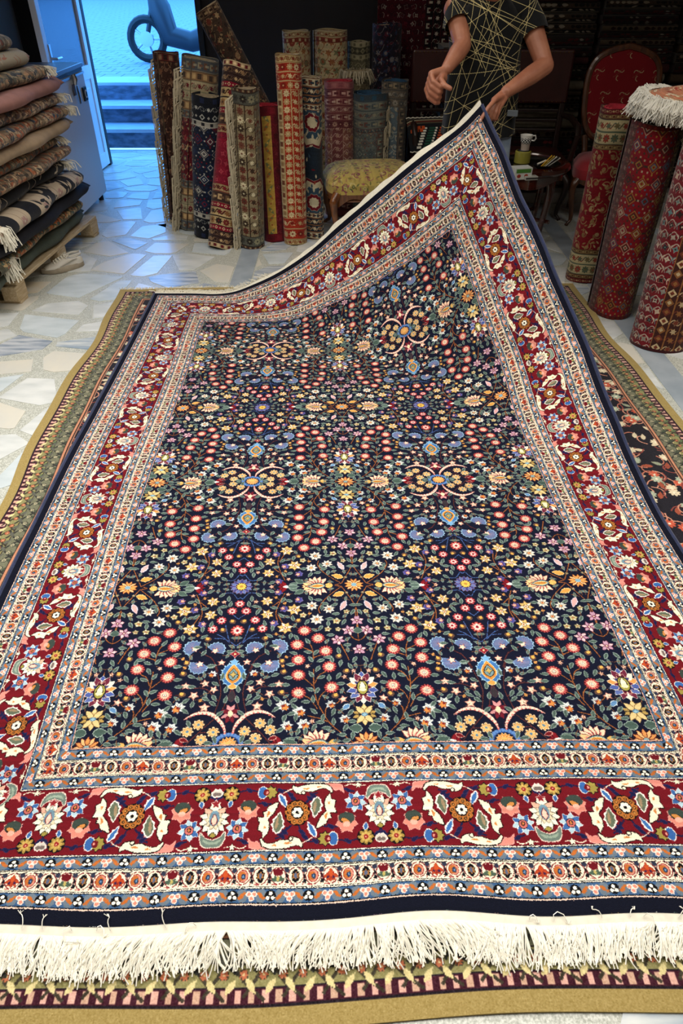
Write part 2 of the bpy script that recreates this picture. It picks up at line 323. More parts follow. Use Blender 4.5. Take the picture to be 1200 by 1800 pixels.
def cream_tile():
    L,H=.24,.043; c=Cv(L,H,'f2e7cd')
    cx=[0,.04,.08,.12,.16,.2,.24]
    for i in range(6):
        x=cx[i]+.02
        c.line([(x-.004,.003),(x+.003,H*.4),(x-.002,H*.7),(x,H-.004)],.0016,'8a1c28')
        c.ell(x,H*.78,.0055,.005,'40465e'); c.star(x+.001,H*.25,.0065,4,'1c1c28',None,.4,.5); c.leaf(x,H*.5,.012,.005,PI/2,'1c1c28')
        c.line([(x-.018,H-.004),(x-.008,H-.009),(x-.002,H*.5),(x-.009,.009),(x-.018,.004)],.0018,'8a3038'); c.line([(x+.018,H-.004),(x+.008,H-.009),(x+.003,H*.5),(x+.009,.009),(x+.018,.004)],.0018,'8a3038'); c.line([(x-.016,H-.003),(x-.006,H-.0055),(x+.008,H-.003)],.0018,'2a2030'); c.line([(x+.006,.0045),(x+.018,.003)],.0016,'b03038')
    for x in (0,L): # tulip
        for a in (50,90,130): c.leaf(x+.008*math.cos(math.radians(a)),H*.55+.007*math.sin(math.radians(a)),.019,.012,math.radians(a),'86182a')
        for a in (20,160,60,120): c.leaf(x+.009*math.cos(math.radians(a)),H*.33+.004*math.sin(math.radians(a))-.002,.015,.007,math.radians(a)-PI,'5c7260')
        c.leaf(x,H*.38,.012,.007,PI/2,'c9b870')
    for x in (.04,.2):
        c.ell(x,H*.5,.0085,.014,'15101a'); c.star(x,H*.5,.0115,6,'15101a',None,PI/2,.6); c.star(x,H*.5,.0095,6,'c08444',None,PI/2,.6); c.ell(x,H*.5,.0035,.006,'6a7490')
    for x in (.08,.16):
        c.ell(x,H*.5,.0125,.0135,'a0302c'); c.ell(x,H*.5,.0108,.012,'df9a88'); c.ell(x-.002,H*.5,.009,.0095,'cf7c3a'); c.ell(x+.001,H*.5-.001,.0048,.006,'30466e'); c.ell(x+.001,H*.5-.001,.002,.003,'7aa0c0')
    x=.12
    for a in (-90,-55,-125,-20,-160): c.leaf(x+.008*math.cos(math.radians(a)),H*.55+.008*math.sin(math.radians(a)),.019,.0085,math.radians(a),'cc5a2c','9a2028',o=.0008)
    c.leaf(x,H*.62,.018,.011,PI/2,'d5622e','9a2028',o=.0008); c.ell(x-.006,H*.4,.0025,.003,'4a2a60'); c.ell(x+.006,H*.4,.0025,.003,'4a2a60')
    return c.down(2)
def main_rug():
    """whole carpet, 1 mm per texel, (H,W,3) float 0..255, row 0 = near end"""
    hw,v0,v1=1.15,-.425,3.145; FX=.775; FV=2.72
    W,H=int(2*hw*1000),int((v1-v0)*1000)
    R=np.random.RandomState(3)
    U=(np.arange(W)+.5)/1000-hw; V=(np.arange(H)+.5)/1000+v0
    U,V=np.meshgrid(U.astype(np.float32),V.astype(np.float32))
    # knots: every 2 mm cell looks up a slightly displaced point
    jx=np.repeat(np.repeat(R.randn(H//2+1,W//2+1)*.0006,2,0),2,1)[:H,:W].astype(np.float32)
    jy=np.repeat(np.repeat(R.randn(H//2+1,W//2+1)*.0006,2,0),2,1)[:H,:W].astype(np.float32)
    Uj,Vj=U+jx,V+jy
    ft=field_tile(); th,tw=ft.shape[:2]
    a=np.abs(((Uj/TP)+1)%2-1); a=1-a  # 0 at A axes
    a=np.abs(((Uj/TP))%2); a=np.where(a>1,2-a,a)
    b=np.abs((Vj/TQ)%2); b=np.where(b>1,2-b,b)
    img=ft[np.clip((b*th).astype(int),0,th-1),np.clip((a*tw).astype(int),0,tw-1)]
    # border: d = distance from the outer edge in bottom-border metres
    ds=(hw-np.abs(Uj))*(.425/(hw-FX)); db=np.minimum(Vj-v0,v1-Vj); side=ds<db
    d=np.minimum(ds,db); al=np.where(side,(Vj-VPH)/1.0,Uj-UPH); al=np.where((~side)&(Vj>1.5),-(Uj-.0),al); al=np.where(side&(U<0),-al,al)
    def strip(d0,d1,t,L,flip=False):
        m=(d>=d0)&(d<d1); h,w=t.shape[:2]
        q=(d[m]-d0)/(d1-d0); 
        if flip: q=1-q
        img[m]=t[np.clip((q*h).astype(int),0,h-1),np.clip(((al[m]/L)%1*w).astype(int),0,w-1)]
    def fill(d0,d1,col):
        m=(d>=d0)&(d<d1); img[m]=hx(col)
    rt,gt,ct=red_tile(),guard_tile(),cream_tile()
    rt=np.concatenate([rt,rt[::-1]],1) if 0 else rt
    fill(0,.425,BLK); fill(0,.031,'141a33')
    x=.031; fill(x,x+.003,'e9cbb8'); x+=.005
    strip(x,x+.028,gt,.085); x+=.028; fill(x+.0015,x+.0038,'efe8d8'); x+=.005
    strip(x,x+.044,ct,.24); x+=.044; fill(x+.0015,x+.003,'e8e0cc'); x+=.0045
    strip(x,x+.026,gt,.085); x+=.026; fill(x+.0015,x+.004,'f0e6d6'); x+=.005
    m=(d>=x)&(d<x+.164); h,w=rt.shape[:2]; q=(d[m]-x)/.164; s=(al[m]/.4)%2; s2=s%1; fl=s>=1
    # second half of the repeat is the mirror image, so the palmette halves meet
    s2=np.where(fl,1-s2,s2); img[m]=rt[np.clip((q*h).astype(int),0,h-1),np.clip((s2*w).astype(int),0,w-1)]; x+=.164
    fill(x+.0015,x+.004,'f0e6d6'); x+=.005
    strip(x,x+.025,gt,.085); x+=.025; fill(x+.0015,x+.0035,'e8e0cc'); x+=.0045
    strip(x,x+.042,ct,.24); x+=.042; fill(x+.0015,x+.003,'e8e0cc'); x+=.0045
    strip(x,x+.027,gt,.085); x+=.027; fill(x+.0015,x+.0042,'e9b8a8')
    # abrash: every line of knots was dyed a little differently
    ab=np.repeat(R.randn(H//7+1),7)[:H]*.025+np.interp(np.arange(H),np.linspace(0,H,40),R.randn(40)*.02)
    g_=img.mean(2,keepdims=True); img=g_+(img-g_)*.86
    img=img*(1+ab[:,None,None])+R.randn(H,W,1).astype(np.float32)*4
    return np.clip(img,0,255).astype(np.float32)
STEMS_=[[(33,-2),(65,30),(95,62),(117,104),(130,138),(137,186),(137,246)],[(136,283),(141,327),(159,363)],[(98,66),(125,79),(155,87)],[(107,83),(105,108),(91,121),(72,127),(64,140)],[(127,125),(119,151),(106,166),(95,171)],[(128,108),(148,142),(168,155)],[(135,182),(156,205),(169,218)],[(134,195),(122,223),(99,237)],[(136,288),(116,297),(105,307)],[(138,312),(158,322),(175,332)],[(-1,118),(0,127),(1,137)],[(0,230),(-2,268),(-1,347),(3,464),(-2,486)],[(-2,486),(-17,550)],[(-2,486),(20,535),(41,579)],[(-3,357),(-22,347)],[(-2,347),(15,357),(33,383)],[(32,273),(45,312),(57,342)],[(41,579),(73,550),(99,521),(117,486),(114,464)],[(226,556),(242,515),(252,470),(246,431)],[(41,579),(63,585)],[(-2,42),(-2,26)],[(242,521),(264,498)],[(247,464),(228,421)]]
STEMB_=[[(373,333),(347,358),(330,421)],[(370,335),(336,363),(300,368)],[(349,348),(325,373),(307,384)],[(372,440),(353,459),(342,464)],[(358,532),(341,556),(316,556)],[(359,529),(392,556)]]
STEMR_=[[(324,96),(337,160),(328,214),(311,266)],[(332,139),(317,156),(292,182),(247,185)],[(324,241),(302,288),(260,318)],[(255,-1),(287,39),(324,79)],[(287,39),(316,39)],[(342,96),(367,183)],[(240,164),(210,162)],[(305,283),(296,298)]]
PR=[(163,394),(122,362),(100,312),(91,253),(185,339),(181,281),(87,180),(181,225),(181,163)]
LOTUS=[(118,586),(125,0)]
YD=(0,86)
CP=(0,175)
STARB=(368,96)
BUDB=(368,155)
VASE=(368,229)
SR=(368,305)
RB=(368,397)
RF=[(346,478),(316,440),(292,405),(368,509)]
YB=[(351,434),(324,400),(282,365),(230,276),(183,436),(62,290),(229,164),(43,234),(224,237),(78,151)]
FAN=[(241,332,26,150),(311,325,24,60),(265,264,26,250)]
YF=[(282,521,17,0),(279,464,17,0),(195,484,20,90),(222,407,20,-90),(288,628,15,90)]
PB=[(253,607),(246,561),(180,526),(227,487),(257,426),(184,628)]
RT=[(224,586),(231,0)]
WF=[(139,498,17,0),(85,481,16,30),(124,439,19,10)]
WO=[(224,121,19),(179,102,18),(167,60,18),(213,55,16),(92,123,13),(55,74,14),(309,233,12),(425,273,8)]
CF=[(63,429,13),(60,395,9),(91,397,11),(30,467,10),(167,459,12),(26,550,5)]
LF=[(27,389),(62,352),(0,312),(0,428),(-31,388)]
PF=[(236,194,13,90),(290,200,14,100),(316,178,13,60),(262,160,15,-90),(56,138,13,80),(295,119,16,90),(331,274,12,90)]
Y8=[(285,64),(257,43),(326,39),(296,17)]
CRES=[[(243,81),(265,96),(292,102),(320,94),(341,73),(354,51),(358,31)]]
LV=[(53,544,38,17,-20,'e6ac58','f3dca0'),(40,492,44,14,-65,'f0b4b0','d8dcee'),(180,561,34,16,-30,'5a7168','9aae9e'),(181,600,30,14,30,'5a7168','9aae9e'),(-1,389,24,24,90,'5a7168','9aae9e'),(27,44,36,22,5,'5a7168','b8c8b8'),(50,112,26,12,-40,'6d9ac4','dfe8e8'),(203,4,40,18,20,'5a7168','9aae9e'),(251,17,24,10,-20,'8a1c28','e0b0a0')]
SL=[(66,218,-60),(93,214,90),(116,216,-20),(144,228,60),(125,246,-60),(203,263,0),(211,216,0),(249,226,-20),(129,169,-60),(148,175,25),(140,142,85),(161,133,0),(139,102,45),(85,97,-70),(85,68,90),(114,79,-80),(123,66,0),(106,48,0),(139,50,-60),(54,46,-60),(36,66,0),(39,93,-50),(36,22,-80),(54,8,-10),(65,26,5),(162,38,-80),(183,36,-70),(188,81,-80),(220,79,-70),(201,94,-20),(244,108,-40),(242,143,40),(261,132,80),(297,147,-30),(320,149,-60),(318,130,-40),(320,198,-30),(351,178,80),(352,143,80),(405,174,60),(340,98,40),(338,224,80),(305,261,20),(218,191,0),(254,190,-10),(232,41,-40),(258,67,-70),(332,15,-70),(316,6,-5),(62,191,0),(195,138,-30),(194,119,50),(377,51,0),(9,495,0),(-18,464,60),(11,464,-60),(83,526,80),(119,523,10),(98,506,20),(107,489,-80),(143,532,60),(166,501,0),(64,459,0),(68,498,-30),(85,439,0),(89,421,90),(114,402,-60),(84,373,0),(41,423,-60),(213,523,20),(231,526,-60),(236,459,50),(259,492,10),(271,567,30),(308,603,0),(325,597,90),(310,550,40),(331,532,90),(339,509,80),(319,498,0),(310,473,-70),(286,426,80),(261,405,-85),(205,373,-80),(199,448,80),(155,429,-60),(188,368,60),(154,353,60),(129,307,-50),(153,310,10),(145,283,60),(117,276,-20),(196,307,20),(205,264,0),(35,332,0),(-19,275,80),(16,275,-60),(-6,259,0),(61,312,80),(58,263,-80),(83,280,80),(270,376,30),(275,313,60),(302,264,10),(354,315,0),(95,288,0),(-32,254,-50),(30,252,60),(255,335,0),(371,467,0),(401,512,90)]
UPH=.02; VPH=-.12
GRID_=np.array([int(q) for q in """-1068 562 0 -941 567 0 -813 573 0 -686 578 0 -559 583 0 -432 587 0 -304 591 0 -177 593 0 -50 596 0 78 598 0 206 601 0 334 603 0 462 605 0 590 607 0 718 608 0 846 609 0 975 612 0 1103 616 0 1231 619 0 -1074 694 0 -946 699 0 -818 705 0 -691 711 0 -563 715 0 -436 719 0 -308 723 0 -180 726 0 -53 728 0 75 731 0 203 733 0 331 735 0 459 738 0 587 739 0 716 740 0 844 741 0 973 744 0 1101 748 0 1228 751 0 -1079 826 0 -951 832 0 -823 837 0 -696 843 0 -568 847 0 -440 852 0 -312 855 0 -184 858 0 -56 860 0 72 863 0 200 865 0 328 867 0 456 870 0 585 871 0 714 872 0 843 872 0 971 876 0 1099 880 0 1227 884 0 -1085 958 0 -957 963 0 -829 969 0 -700 975 0 -573 980 0 -444 984 0 -315 988 0 -187 990 0 -60 992 0 68 995 0 195 997 0 323 999 0 451 1002 0 582 1003 0 713 1004 0 844 1002 0 971 1008 0 1098 1013 0 1225 1017 0 -1092 1089 0 -965 1095 0 -837 1101 1 -709 1107 3 -580 1111 1 -451 1115 0 -322 1119 0 -194 1122 0 -66 1124 0 63 1127 0 191 1129 0 320 1131 0 449 1133 0 579 1135 0 710 1136 1 841 1136 6 967 1141 1 1094 1146 0 1222 1150 0 -1100 1221 0 -972 1228 0 -845 1233 1 -717 1239 4 -588 1243 1 -459 1247 0 -330 1251 0 -201 1254 0 -72 1256 0 57 1259 0 186 1261 0 316 1263 0 445 1265 0 575 1267 0 705 1269 2 834 1270 6 961 1275 2 1089 1279 0 1216 1283 0 -1107 1354 0 -979 1360 0 -852 1365 1 -724 1371 5 -595 1375 1 -465 1379 0 -336 1382 0 -207 1385 0 -78 1388 0 51 1390 0 181 1393 0 310 1395 0 439 1397 0 569 1399 0 698 1401 2 828 1404 6 955 1408 2 1083 1412 0 1210 1417 0 -1114 1486 0 -986 1492 0 -858 1497 2 -730 1503 6 -601 1507 1 -471 1511 0 -342 1514 1 -213 1517 0 -84 1519 0 45 1522 1 174 1524 0 303 1526 0 432 1529 0 562 1531 0 691 1534 2 821 1538 7 949 1541 2 1077 1545 0 1204 1549 0 -1120 1619 0 -993 1624 0 -865 1629 2 -736 1635 6 -607 1639 1 -478 1642 0 -348 1646 2 -219 1648 1 -90 1651 0 39 1654 1 168 1656 0 297 1658 0 425 1661 0 555 1663 0 685 1667 2 815 1670 7 943 1673 2 1071 1677 0 1199 1682 0 -1126 1752 0 -999 1757 0 -872 1761 2 -745 1766 8 -615 1770 2 -485 1774 0 -355 1777 0 -226 1780 0 -96 1782 0 33 1785 0 163 1788 0 292 1790 0 421 1793 0 551 1795 0 681 1799 1 810 1802 5 939 1806 1 1066 1810 0 1194 1814 0 -1129 1886 0 -1004 1890 0 -878 1894 3 -752 1898 9 -622 1902 2 -492 1905 0 -362 1909 0 -232 1911 0 -102 1914 0 28 1916 0 157 1919 0 287 1922 0 416 1925 0 546 1927 0 676 1930 1 806 1934 5 934 1938 1 1062 1942 0 1190 1947 0 -1134 2019 0 -1009 2023 0 -883 2026 3 -758 2030 11 -627 2033 3 -497 2037 0 -367 2040 1 -237 2043 0 -107 2045 0 22 2048 0 151 2051 0 281 2053 0 410 2056 0 540 2059 0 670 2062 2 801 2065 7 929 2070 3 1058 2074 3 1187 2079 11 -1139 2153 0 -1013 2156 0 -887 2159 3 -760 2162 9 -629 2165 1 -500 2168 1 -369 2172 4 -241 2174 1 -112 2177 0 16 2179 0 145 2182 0 274 2185 0 402 2188 1 533 2191 2 663 2193 5 793 2196 13 922 2201 14 1050 2205 21 1177 2209 37 -1143 2286 0 -1016 2289 0 -890 2292 3 -763 2294 10 -633 2297 2 -504 2300 0 -374 2303 1 -245 2306 0 -116 2309 0 13 2311 0 141 2314 0 270 2317 0 399 2320 0 528 2322 2 657 2325 7 786 2328 18 914 2332 26 1041 2335 44 1166 2337 70 -1145 2420 0 -1018 2422 0 -891 2424 2 -764 2427 6 -635 2429 2 -506 2432 0 -377 2435 0 -248 2437 0 -119 2440 0 9 2443 0 138 2446 0 266 2449 0 395 2452 0 523 2454 1 652 2457 5 780 2460 15 907 2463 38 1031 2463 72 1153 2461 115 -1145 2553 0 -1019 2555 0 -891 2557 1 -764 2559 3 -636 2561 1 -508 2563 0 -379 2566 0 -251 2569 0 -122 2572 0 6 2575 0 134 2578 0 262 2581 0 390 2584 0 519 2586 1 647 2589 5 774 2592 21 898 2592 59 1018 2589 107 1136 2584 159 -1145 2687 0 -1019 2688 0 -892 2689 0 -764 2691 0 -637 2693 0 -509 2696 0 -381 2698 0 -253 2701 0 -125 2704 0 3 2707 0 131 2710 0 258 2713 0 386 2716 2 514 2718 4 642 2721 16 767 2722 43 887 2718 93 1004 2712 150 1119 2704 210 -1146 2819 0 -1019 2820 0 -891 2822 0 -764 2823 0 -637 2826 0 -510 2828 0 -383 2830 0 -255 2833 0 -128 2836 0 0 2839 0 128 2842 0 255 2845 0 382 2848 3 511 2850 13 637 2850 39 759 2848 82 874 2840 140 987 2831 204 1098 2819 271 -1146 2952 0 -1019 2953 0 -892 2954 0 -765 2956 0 -638 2958 0 -512 2960 0 -385 2963 0 -257 2966 0 -130 2968 0 -2 2971 0 125 2975 0 253 2978 0 381 2980 0 506 2980 29 626 2977 75 743 2969 133 852 2956 198 959 2942 267 1065 2928 338 -1146 3085 0 -1020 3086 0 -893 3087 0 -767 3089 0 -640 3091 0 -514 3093 0 -387 3095 0 -260 3098 0 -133 3101 0 -6 3104 0 122 3107 0 250 3110 0 376 3112 9 493 3107 65 604 3095 130 711 3079 198 818 3063 268 922 3045 341 1022 3025 416 -1147 3217 0 -1021 3218 0 -895 3220 1 -769 3221 1 -643 3224 0 -516 3226 0 -390 3228 1 -264 3231 0 -137 3233 0 -10 3236 0 117 3239 0 242 3240 18 362 3235 61 471 3221 127 575 3202 200 676 3181 274 779 3161 347 879 3139 423 974 3113 501 -1148 3350 0 -1022 3351 0 -897 3352 2 -771 3354 3 -645 3356 1 -519 3359 0 -394 3361 1 -267 3363 0 -141 3366 0 -15 3368 2 110 3369 25 228 3362 70 337 3346 132 443 3329 199 545 3307 274 643 3282 353 741 3257 428 837 3230 508 932 3201 589 -1149 3482 0 -1024 3484 0 -899 3485 7 -773 3487 8 -647 3489 2 -521 3491 0 -395 3494 0 -269 3496 0 -143 3498 4 -19 3498 28 100 3493 70 209 3478 133 308 3454 208 416 3438 270 517 3415 344 611 3387 424 703 3355 507 793 3322 591 882 3287 677 -1151 3615 0 -1026 3617 1 -901 3618 8 -776 3620 6 -649 3622 0 -523 3624 0 -397 3627 0 -271 3629 2 -148 3628 31 -29 3623 73 86 3613 125 191 3595 193 286 3569 272 394 3551 336 488 3523 415 575 3487 499 663 3452 585 748 3415 672 828 3373 761 -1153 3748 0 -1028 3750 0 -903 3751 4 -778 3752 0 -651 3754 0 -525 3757 0 -399 3759 1 -274 3760 24 -158 3753 72 -46 3742 130 66 3729 187 172 3712 253 270 3687 330 368 3661 405 453 3625 492 539 3587 576 624 3550 664 708 3511 752 792 3471 841 -1155 3881 0 -1030 3882 0 -904 3884 0 -778 3885 0 -653 3887 0 -527 3889 2 -402 3890 24 -283 3886 64 -171 3875 122 -64 3859 188 40 3839 257 140 3816 330 235 3788 408 327 3756 489 413 3720 574 499 3683 659 585 3647 745 672 3610 831 760 3573 917 -1157 4014 0 -1032 4015 0 -906 4017 0 -780 4018 0 -654 4020 1 -530 4020 24 -411 4017 63 -297 4007 118 -191 3991 184 -92 3968 258 3 3939 336 96 3908 415 188 3876 496 276 3841 578 364 3806 662 454 3774 744 545 3744 825 634 3710 908 712 3666 996 -1160 4146 3 -1034 4148 2 -907 4149 0 -781 4150 0 -657 4151 17 -538 4148 60 -425 4138 116 -319 4122 182 -218 4100 255 -126 4069 336 -41 4031 422 45 3992 505 134 3956 587 222 3921 669 311 3888 752 405 3861 832 503 3839 908 596 3809 987 667 3759 1077""".split()],float).reshape(28,19,3)/1000
# ---------------------------------------------------------------- generic rug designs for rolls and folded rugs
def rug_tex(w,h,field,cols,style,seed,res=.002,ends=(),sides=()):
    """ends: list of (height,bg,motif,cols) from the end inward; sides: list of (x0,x1,bg,motif,cols)"""
    c=Cv(w,h,field,res); R=np.random.RandomState(seed)
    def pc(): return cols[R.randint(len(cols))]
    if style=='floral':
        s=.062
        for j in range(int(h/s)+2):
            for i in range(int(w/s)+2):
                x=i*s+(j%2)*s/2+R.randn()*.006; y=j*s+R.randn()*.006; k=R.randint(4)
                c.line([(x,y),(x+.03,y+.02),(x+.05,y+.06)],.004,pc())
                if k==0: c.ros(x,y,.021,9,[pc(),pc(),pc()],pc())
                elif k==1:
                    for a in range(5): c.leaf(x+.015*math.cos(a*1.25),y+.015*math.sin(a*1.25),.03,.013,a*1.25,pc())
                elif k==2: c.leaf(x,y,.036,.016,R.rand()*3,pc(),pc()); c.leaf(x,y,.02,.007,R.rand()*3,pc())
                else: c.star(x,y,.022,6,pc(),pc(),R.rand())
                for q in range(3): c.leaf(x+R.randn()*.03,y+R.randn()*.03,.02,.009,R.rand()*3,pc())
    elif style=='geo':
        s=.085
        for j in range(int(h/s)+2):
            for i in range(int(w/s)+2):
                x=i*s+(j%2)*s/2; y=j*s; a,b=pc(),pc()
                for r,cl in ((.034,a),(.028,field),(.022,b),(.014,a),(.007,field)): c.poly([(x-r,y),(x,y-r),(x+r,y),(x,y+r)],cl)
                for q in range(8):
                    t=q*PI/4; c.box(x+.038*math.cos(t)-.005,y+.038*math.sin(t)-.005,x+.038*math.cos(t)+.005,y+.038*math.sin(t)+.005,pc())
    elif style=='lattice':
        s=.055
        for j in range(int(h/s)+2):
            for i in range(int(w/s)+2):
                x=i*s+(j%2)*s/2; y=j*s
                c.line([(x-s/2,y),(x,y+s/2),(x+s/2,y)],.005,cols[0]); c.star(x,y,.018,4,pc(),pc(),R.rand()*3,.5); c.box(x-.004,y-.004,x+.004,y+.004,pc())
                c.line([(x-.02,y-.015),(x-.025,y+.01),(x-.012,y+.02)],.004,pc()); c.line([(x+.02,y-.015),(x+.025,y+.01),(x+.012,y+.02)],.004,pc())
    elif style=='scroll':
        s=.075
        for j in range(int(h/s)+2):
            for i in range(int(w/s)+2):
                x=i*s+(j%2)*s/2+R.randn()*.01; y=j*s+R.randn()*.01; a=R.rand()*6; p=[]
                for k in range(9): rr=.006+.0035*k; p.append((x+rr*math.cos(a+k*.7),y+rr*math.sin(a+k*.7)))
                c.line(p,.006,pc()); c.ros(x,y,.014,8,[pc(),pc()],None)
                for q in range(4): c.leaf(x+R.randn()*.035,y+R.randn()*.035,.028,.011,R.rand()*3,pc())
    elif style=='bands':
        y=0
        while y<h:
            d=.02+R.rand()*.05; cl=pc(); c.box(0,y,w,y+d,cl)
            if R.rand()<.7:
                x=0
                while x<w: c.leaf(x,y+d/2,.03+R.rand()*.03,d*.6,R.rand()*.6-.3,pc()); x+=.045
            y+=d
    elif style=='blotch':
        for k in range(int(w*h*700)): x,y=R.rand()*w,R.rand()*h; c.leaf(x,y,.03+R.rand()*.06,.015+R.rand()*.03,R.rand()*3,pc(),pc() if R.rand()<.4 else None)
        for k in range(int(w*h*300)): x,y=R.rand()*w,R.rand()*h; c.line([(x,y),(x+R.randn()*.03,y+R.randn()*.03),(x+R.randn()*.06,y+R.randn()*.06)],.005,pc())
    elif style=='medal':
        for y in np.arange(h*.25,h,h*.5):
            for r,cl in ((.17,cols[0]),(.15,cols[1]),(.11,cols[2]),(.06,cols[0]),(.035,cols[1])):
                c.star(w*.5,y,r,10,cl,cols[-1],0,.85)
            for k in range(12): a=k*PI/6; c.leaf(w*.5+.09*math.cos(a),y+.09*math.sin(a),.04,.014,a,cols[-1])
        for k in range(60): c.leaf(R.rand()*w,R.rand()*h,.03,.012,R.rand()*3,pc())
    def band(x0,y0,x1,y1,bg,mo,cl,vert):
        if x1<=x0 or y1<=y0: return
        c.box(x0,y0,x1,y1,bg); t=(x1-x0) if vert else (y1-y0); L=(y1-y0) if vert else (x1-x0); n=max(1,int(round(L/(min(t,.06)*.85)))); t0=t; t=min(t,.06) if mo!='dash' else t
        for k in range(n):
            q=(k+.5)*L/n; x,y=((x0+x1)/2,y0+q) if vert else (x0+q,(y0+y1)/2); a=cl[k%len(cl)]; b=cl[(k+1)%len(cl)]
            if mo=='ros': c.ros(x,y,t*.38,8,[a,b],None)
            elif mo=='dia': r=t*.4; c.poly([(x-r,y),(x,y-r),(x+r,y),(x,y+r)],a); r*=.5; c.poly([(x-r,y),(x,y-r),(x+r,y),(x,y+r)],b)
            elif mo=='zig': c.leaf(x,y,t*1.1,t*.35,.9 if k%2 else -.9,a); c.ell(x,y,t*.12,t*.12,b)
            elif mo=='key': c.box(x-t*.35,y-t*.3,x+t*.1,y+t*.3,a); c.box(x-t*.15,y-t*.12,x+t*.35,y+t*.12,b)
            elif mo=='vine': c.line([(x-t*.6,y-t*.2),(x-t*.2,y+t*.25),(x+t*.2,y-t*.25),(x+t*.6,y+t*.2)],t*.09,a); c.star(x,y,t*.3,6,b,a,.3)
            elif mo=='dash': c.box(x-t*.3,y-t*.3,x+t*.3,y+t*.3,a)
        e=.004
        for (p,q,r,s_) in (((x0,y0,x0+e,y1),(x1-e,y0,x1,y1)) if vert else ((x0,y0,x1,y0+e),(x0,y1-e,x1,y1))): c.box(p,q,r,s_,cl[-1])
    def rows(x0,y0,x1,y1,bg,mo,cl,vert):
        t=(x1-x0) if vert else (y1-y0)
        if t<=.085: return band(x0,y0,x1,y1,bg,mo,cl,vert)
        m=int(round(t/.06)); 
        for k in range(m):
            a,b=k*t/m,(k+1)*t/m
            if vert: band(x0+a,y0,x0+b,y1,bg,mo if k%2==0 else 'vine',cl,True)
            else: band(x0,y0+a,x1,y0+b,bg,mo if k%2==0 else 'vine',cl,False)
    for (x0,x1,bg,mo,cl) in sides: rows(x0*w,0,x1*w,h,bg,mo,cl,True)
    y=0
    for (t,bg,mo,cl) in ends: rows(0,y,w,y+t,bg,mo,cl,False); rows(0,h-y-t,w,h-y,bg,mo,cl,False); y+=t
    a=c.a.astype(np.float32); a=a*(1+np.repeat(R.randn(a.shape[0]//6+1),6)[:a.shape[0],None,None]*.04)+R.randn(*a.shape[:2],1)*7
    return np.clip(a,0,255).astype(np.float32)
def under_rug():
    w,h=2.9,3.91; res=.0025; c=Cv(w,h,'15121c',res); R=np.random.RandomState(8)
    for k in range(3400):
        x,y=R.rand()*w,R.rand()*h
        if .85<x<w-.85: continue
        a=R.rand()*6; p=[(x+(.01+.012*q)*math.cos(a+q*.55),y+(.01+.012*q)*math.sin(a+q*.55)) for q in range(5)]
        c.line(p,.006,['b8705a','c98a70','8a4038'][R.randint(3)])
        if R.rand()<.5: c.ros(x,y,.024,8,[['d9c9a8','c0553c','a8b098'][R.randint(3)],'e8dcc0'],None)
        else: c.leaf(x,y,.05,.022,R.rand()*3,['cfc0a0','9a4a34','8a9078'][R.randint(3)],'3a2020')
    def fr(d,t,col,mo=None,cl=()):
        for (x0,y0,x1,y1,v) in ((d,d,d+t,h-d,1),(w-d-t,d,w-d,h-d,1),(d,d,w-d,d+t,0),(d,h-d-t,w-d,h-d,0)):
            c.box(x0,y0,x1,y1,col)
            if not mo: continue
            L=(y1-y0) if v else (x1-x0); st=.028 if mo=='chk' else t*.95; n=int(L/st)
            for k in range(n):
                q=(k+.5)*st; x,y=((x0+x1)/2,y0+q) if v else (x0+q,(y0+y1)/2)
                if v and mo!='chk' and (abs(x-w/2)<.9): continue
                if mo=='chk': c.box(x-(t*.4 if v else .007),y-(.007 if v else t*.4),x+(t*.4 if v else .007),y+(.007 if v else t*.4),cl[k%len(cl)])
                else:
                    s=1 if k%2 else -1
                    c.line([(x-.04,y-.04*s),(x,y+.01*s),(x+.045,y+.045*s)],.007,cl[0]); c.ros(x,y,t*.22,7,[cl[1],cl[2]],cl[0]); c.leaf(x+.02,y+.035,.03,.014,.8*s,cl[3])
                    c.leaf(x-.025,y-.02,.034,.014,-.9*s,cl[2])
    fr(0,.04,'a08a52'); fr(.04,.004,'1c141c'); fr(.044,.028,'3c1422','chk',['d8a898','c8a088']); fr(.072,.003,'1c141c')
    fr(.075,.043,'8a8456','v',['3a3428','b86a4a','d8c890','5a6a48']); fr(.118,.003,'241818'); fr(.121,.042,'6e6e58','v',['2c2c28','a8a080','5a5a50','404838']); fr(.163,.003,'241818'); fr(.166,.010,'c08464'); fr(.176,.004,'241818'); fr(.18,.006,'a8745a')
    a=c.a.astype(np.float32); return np.clip(a+R.randn(*a.shape[:2],1)*8,0,255).astype(np.float32)
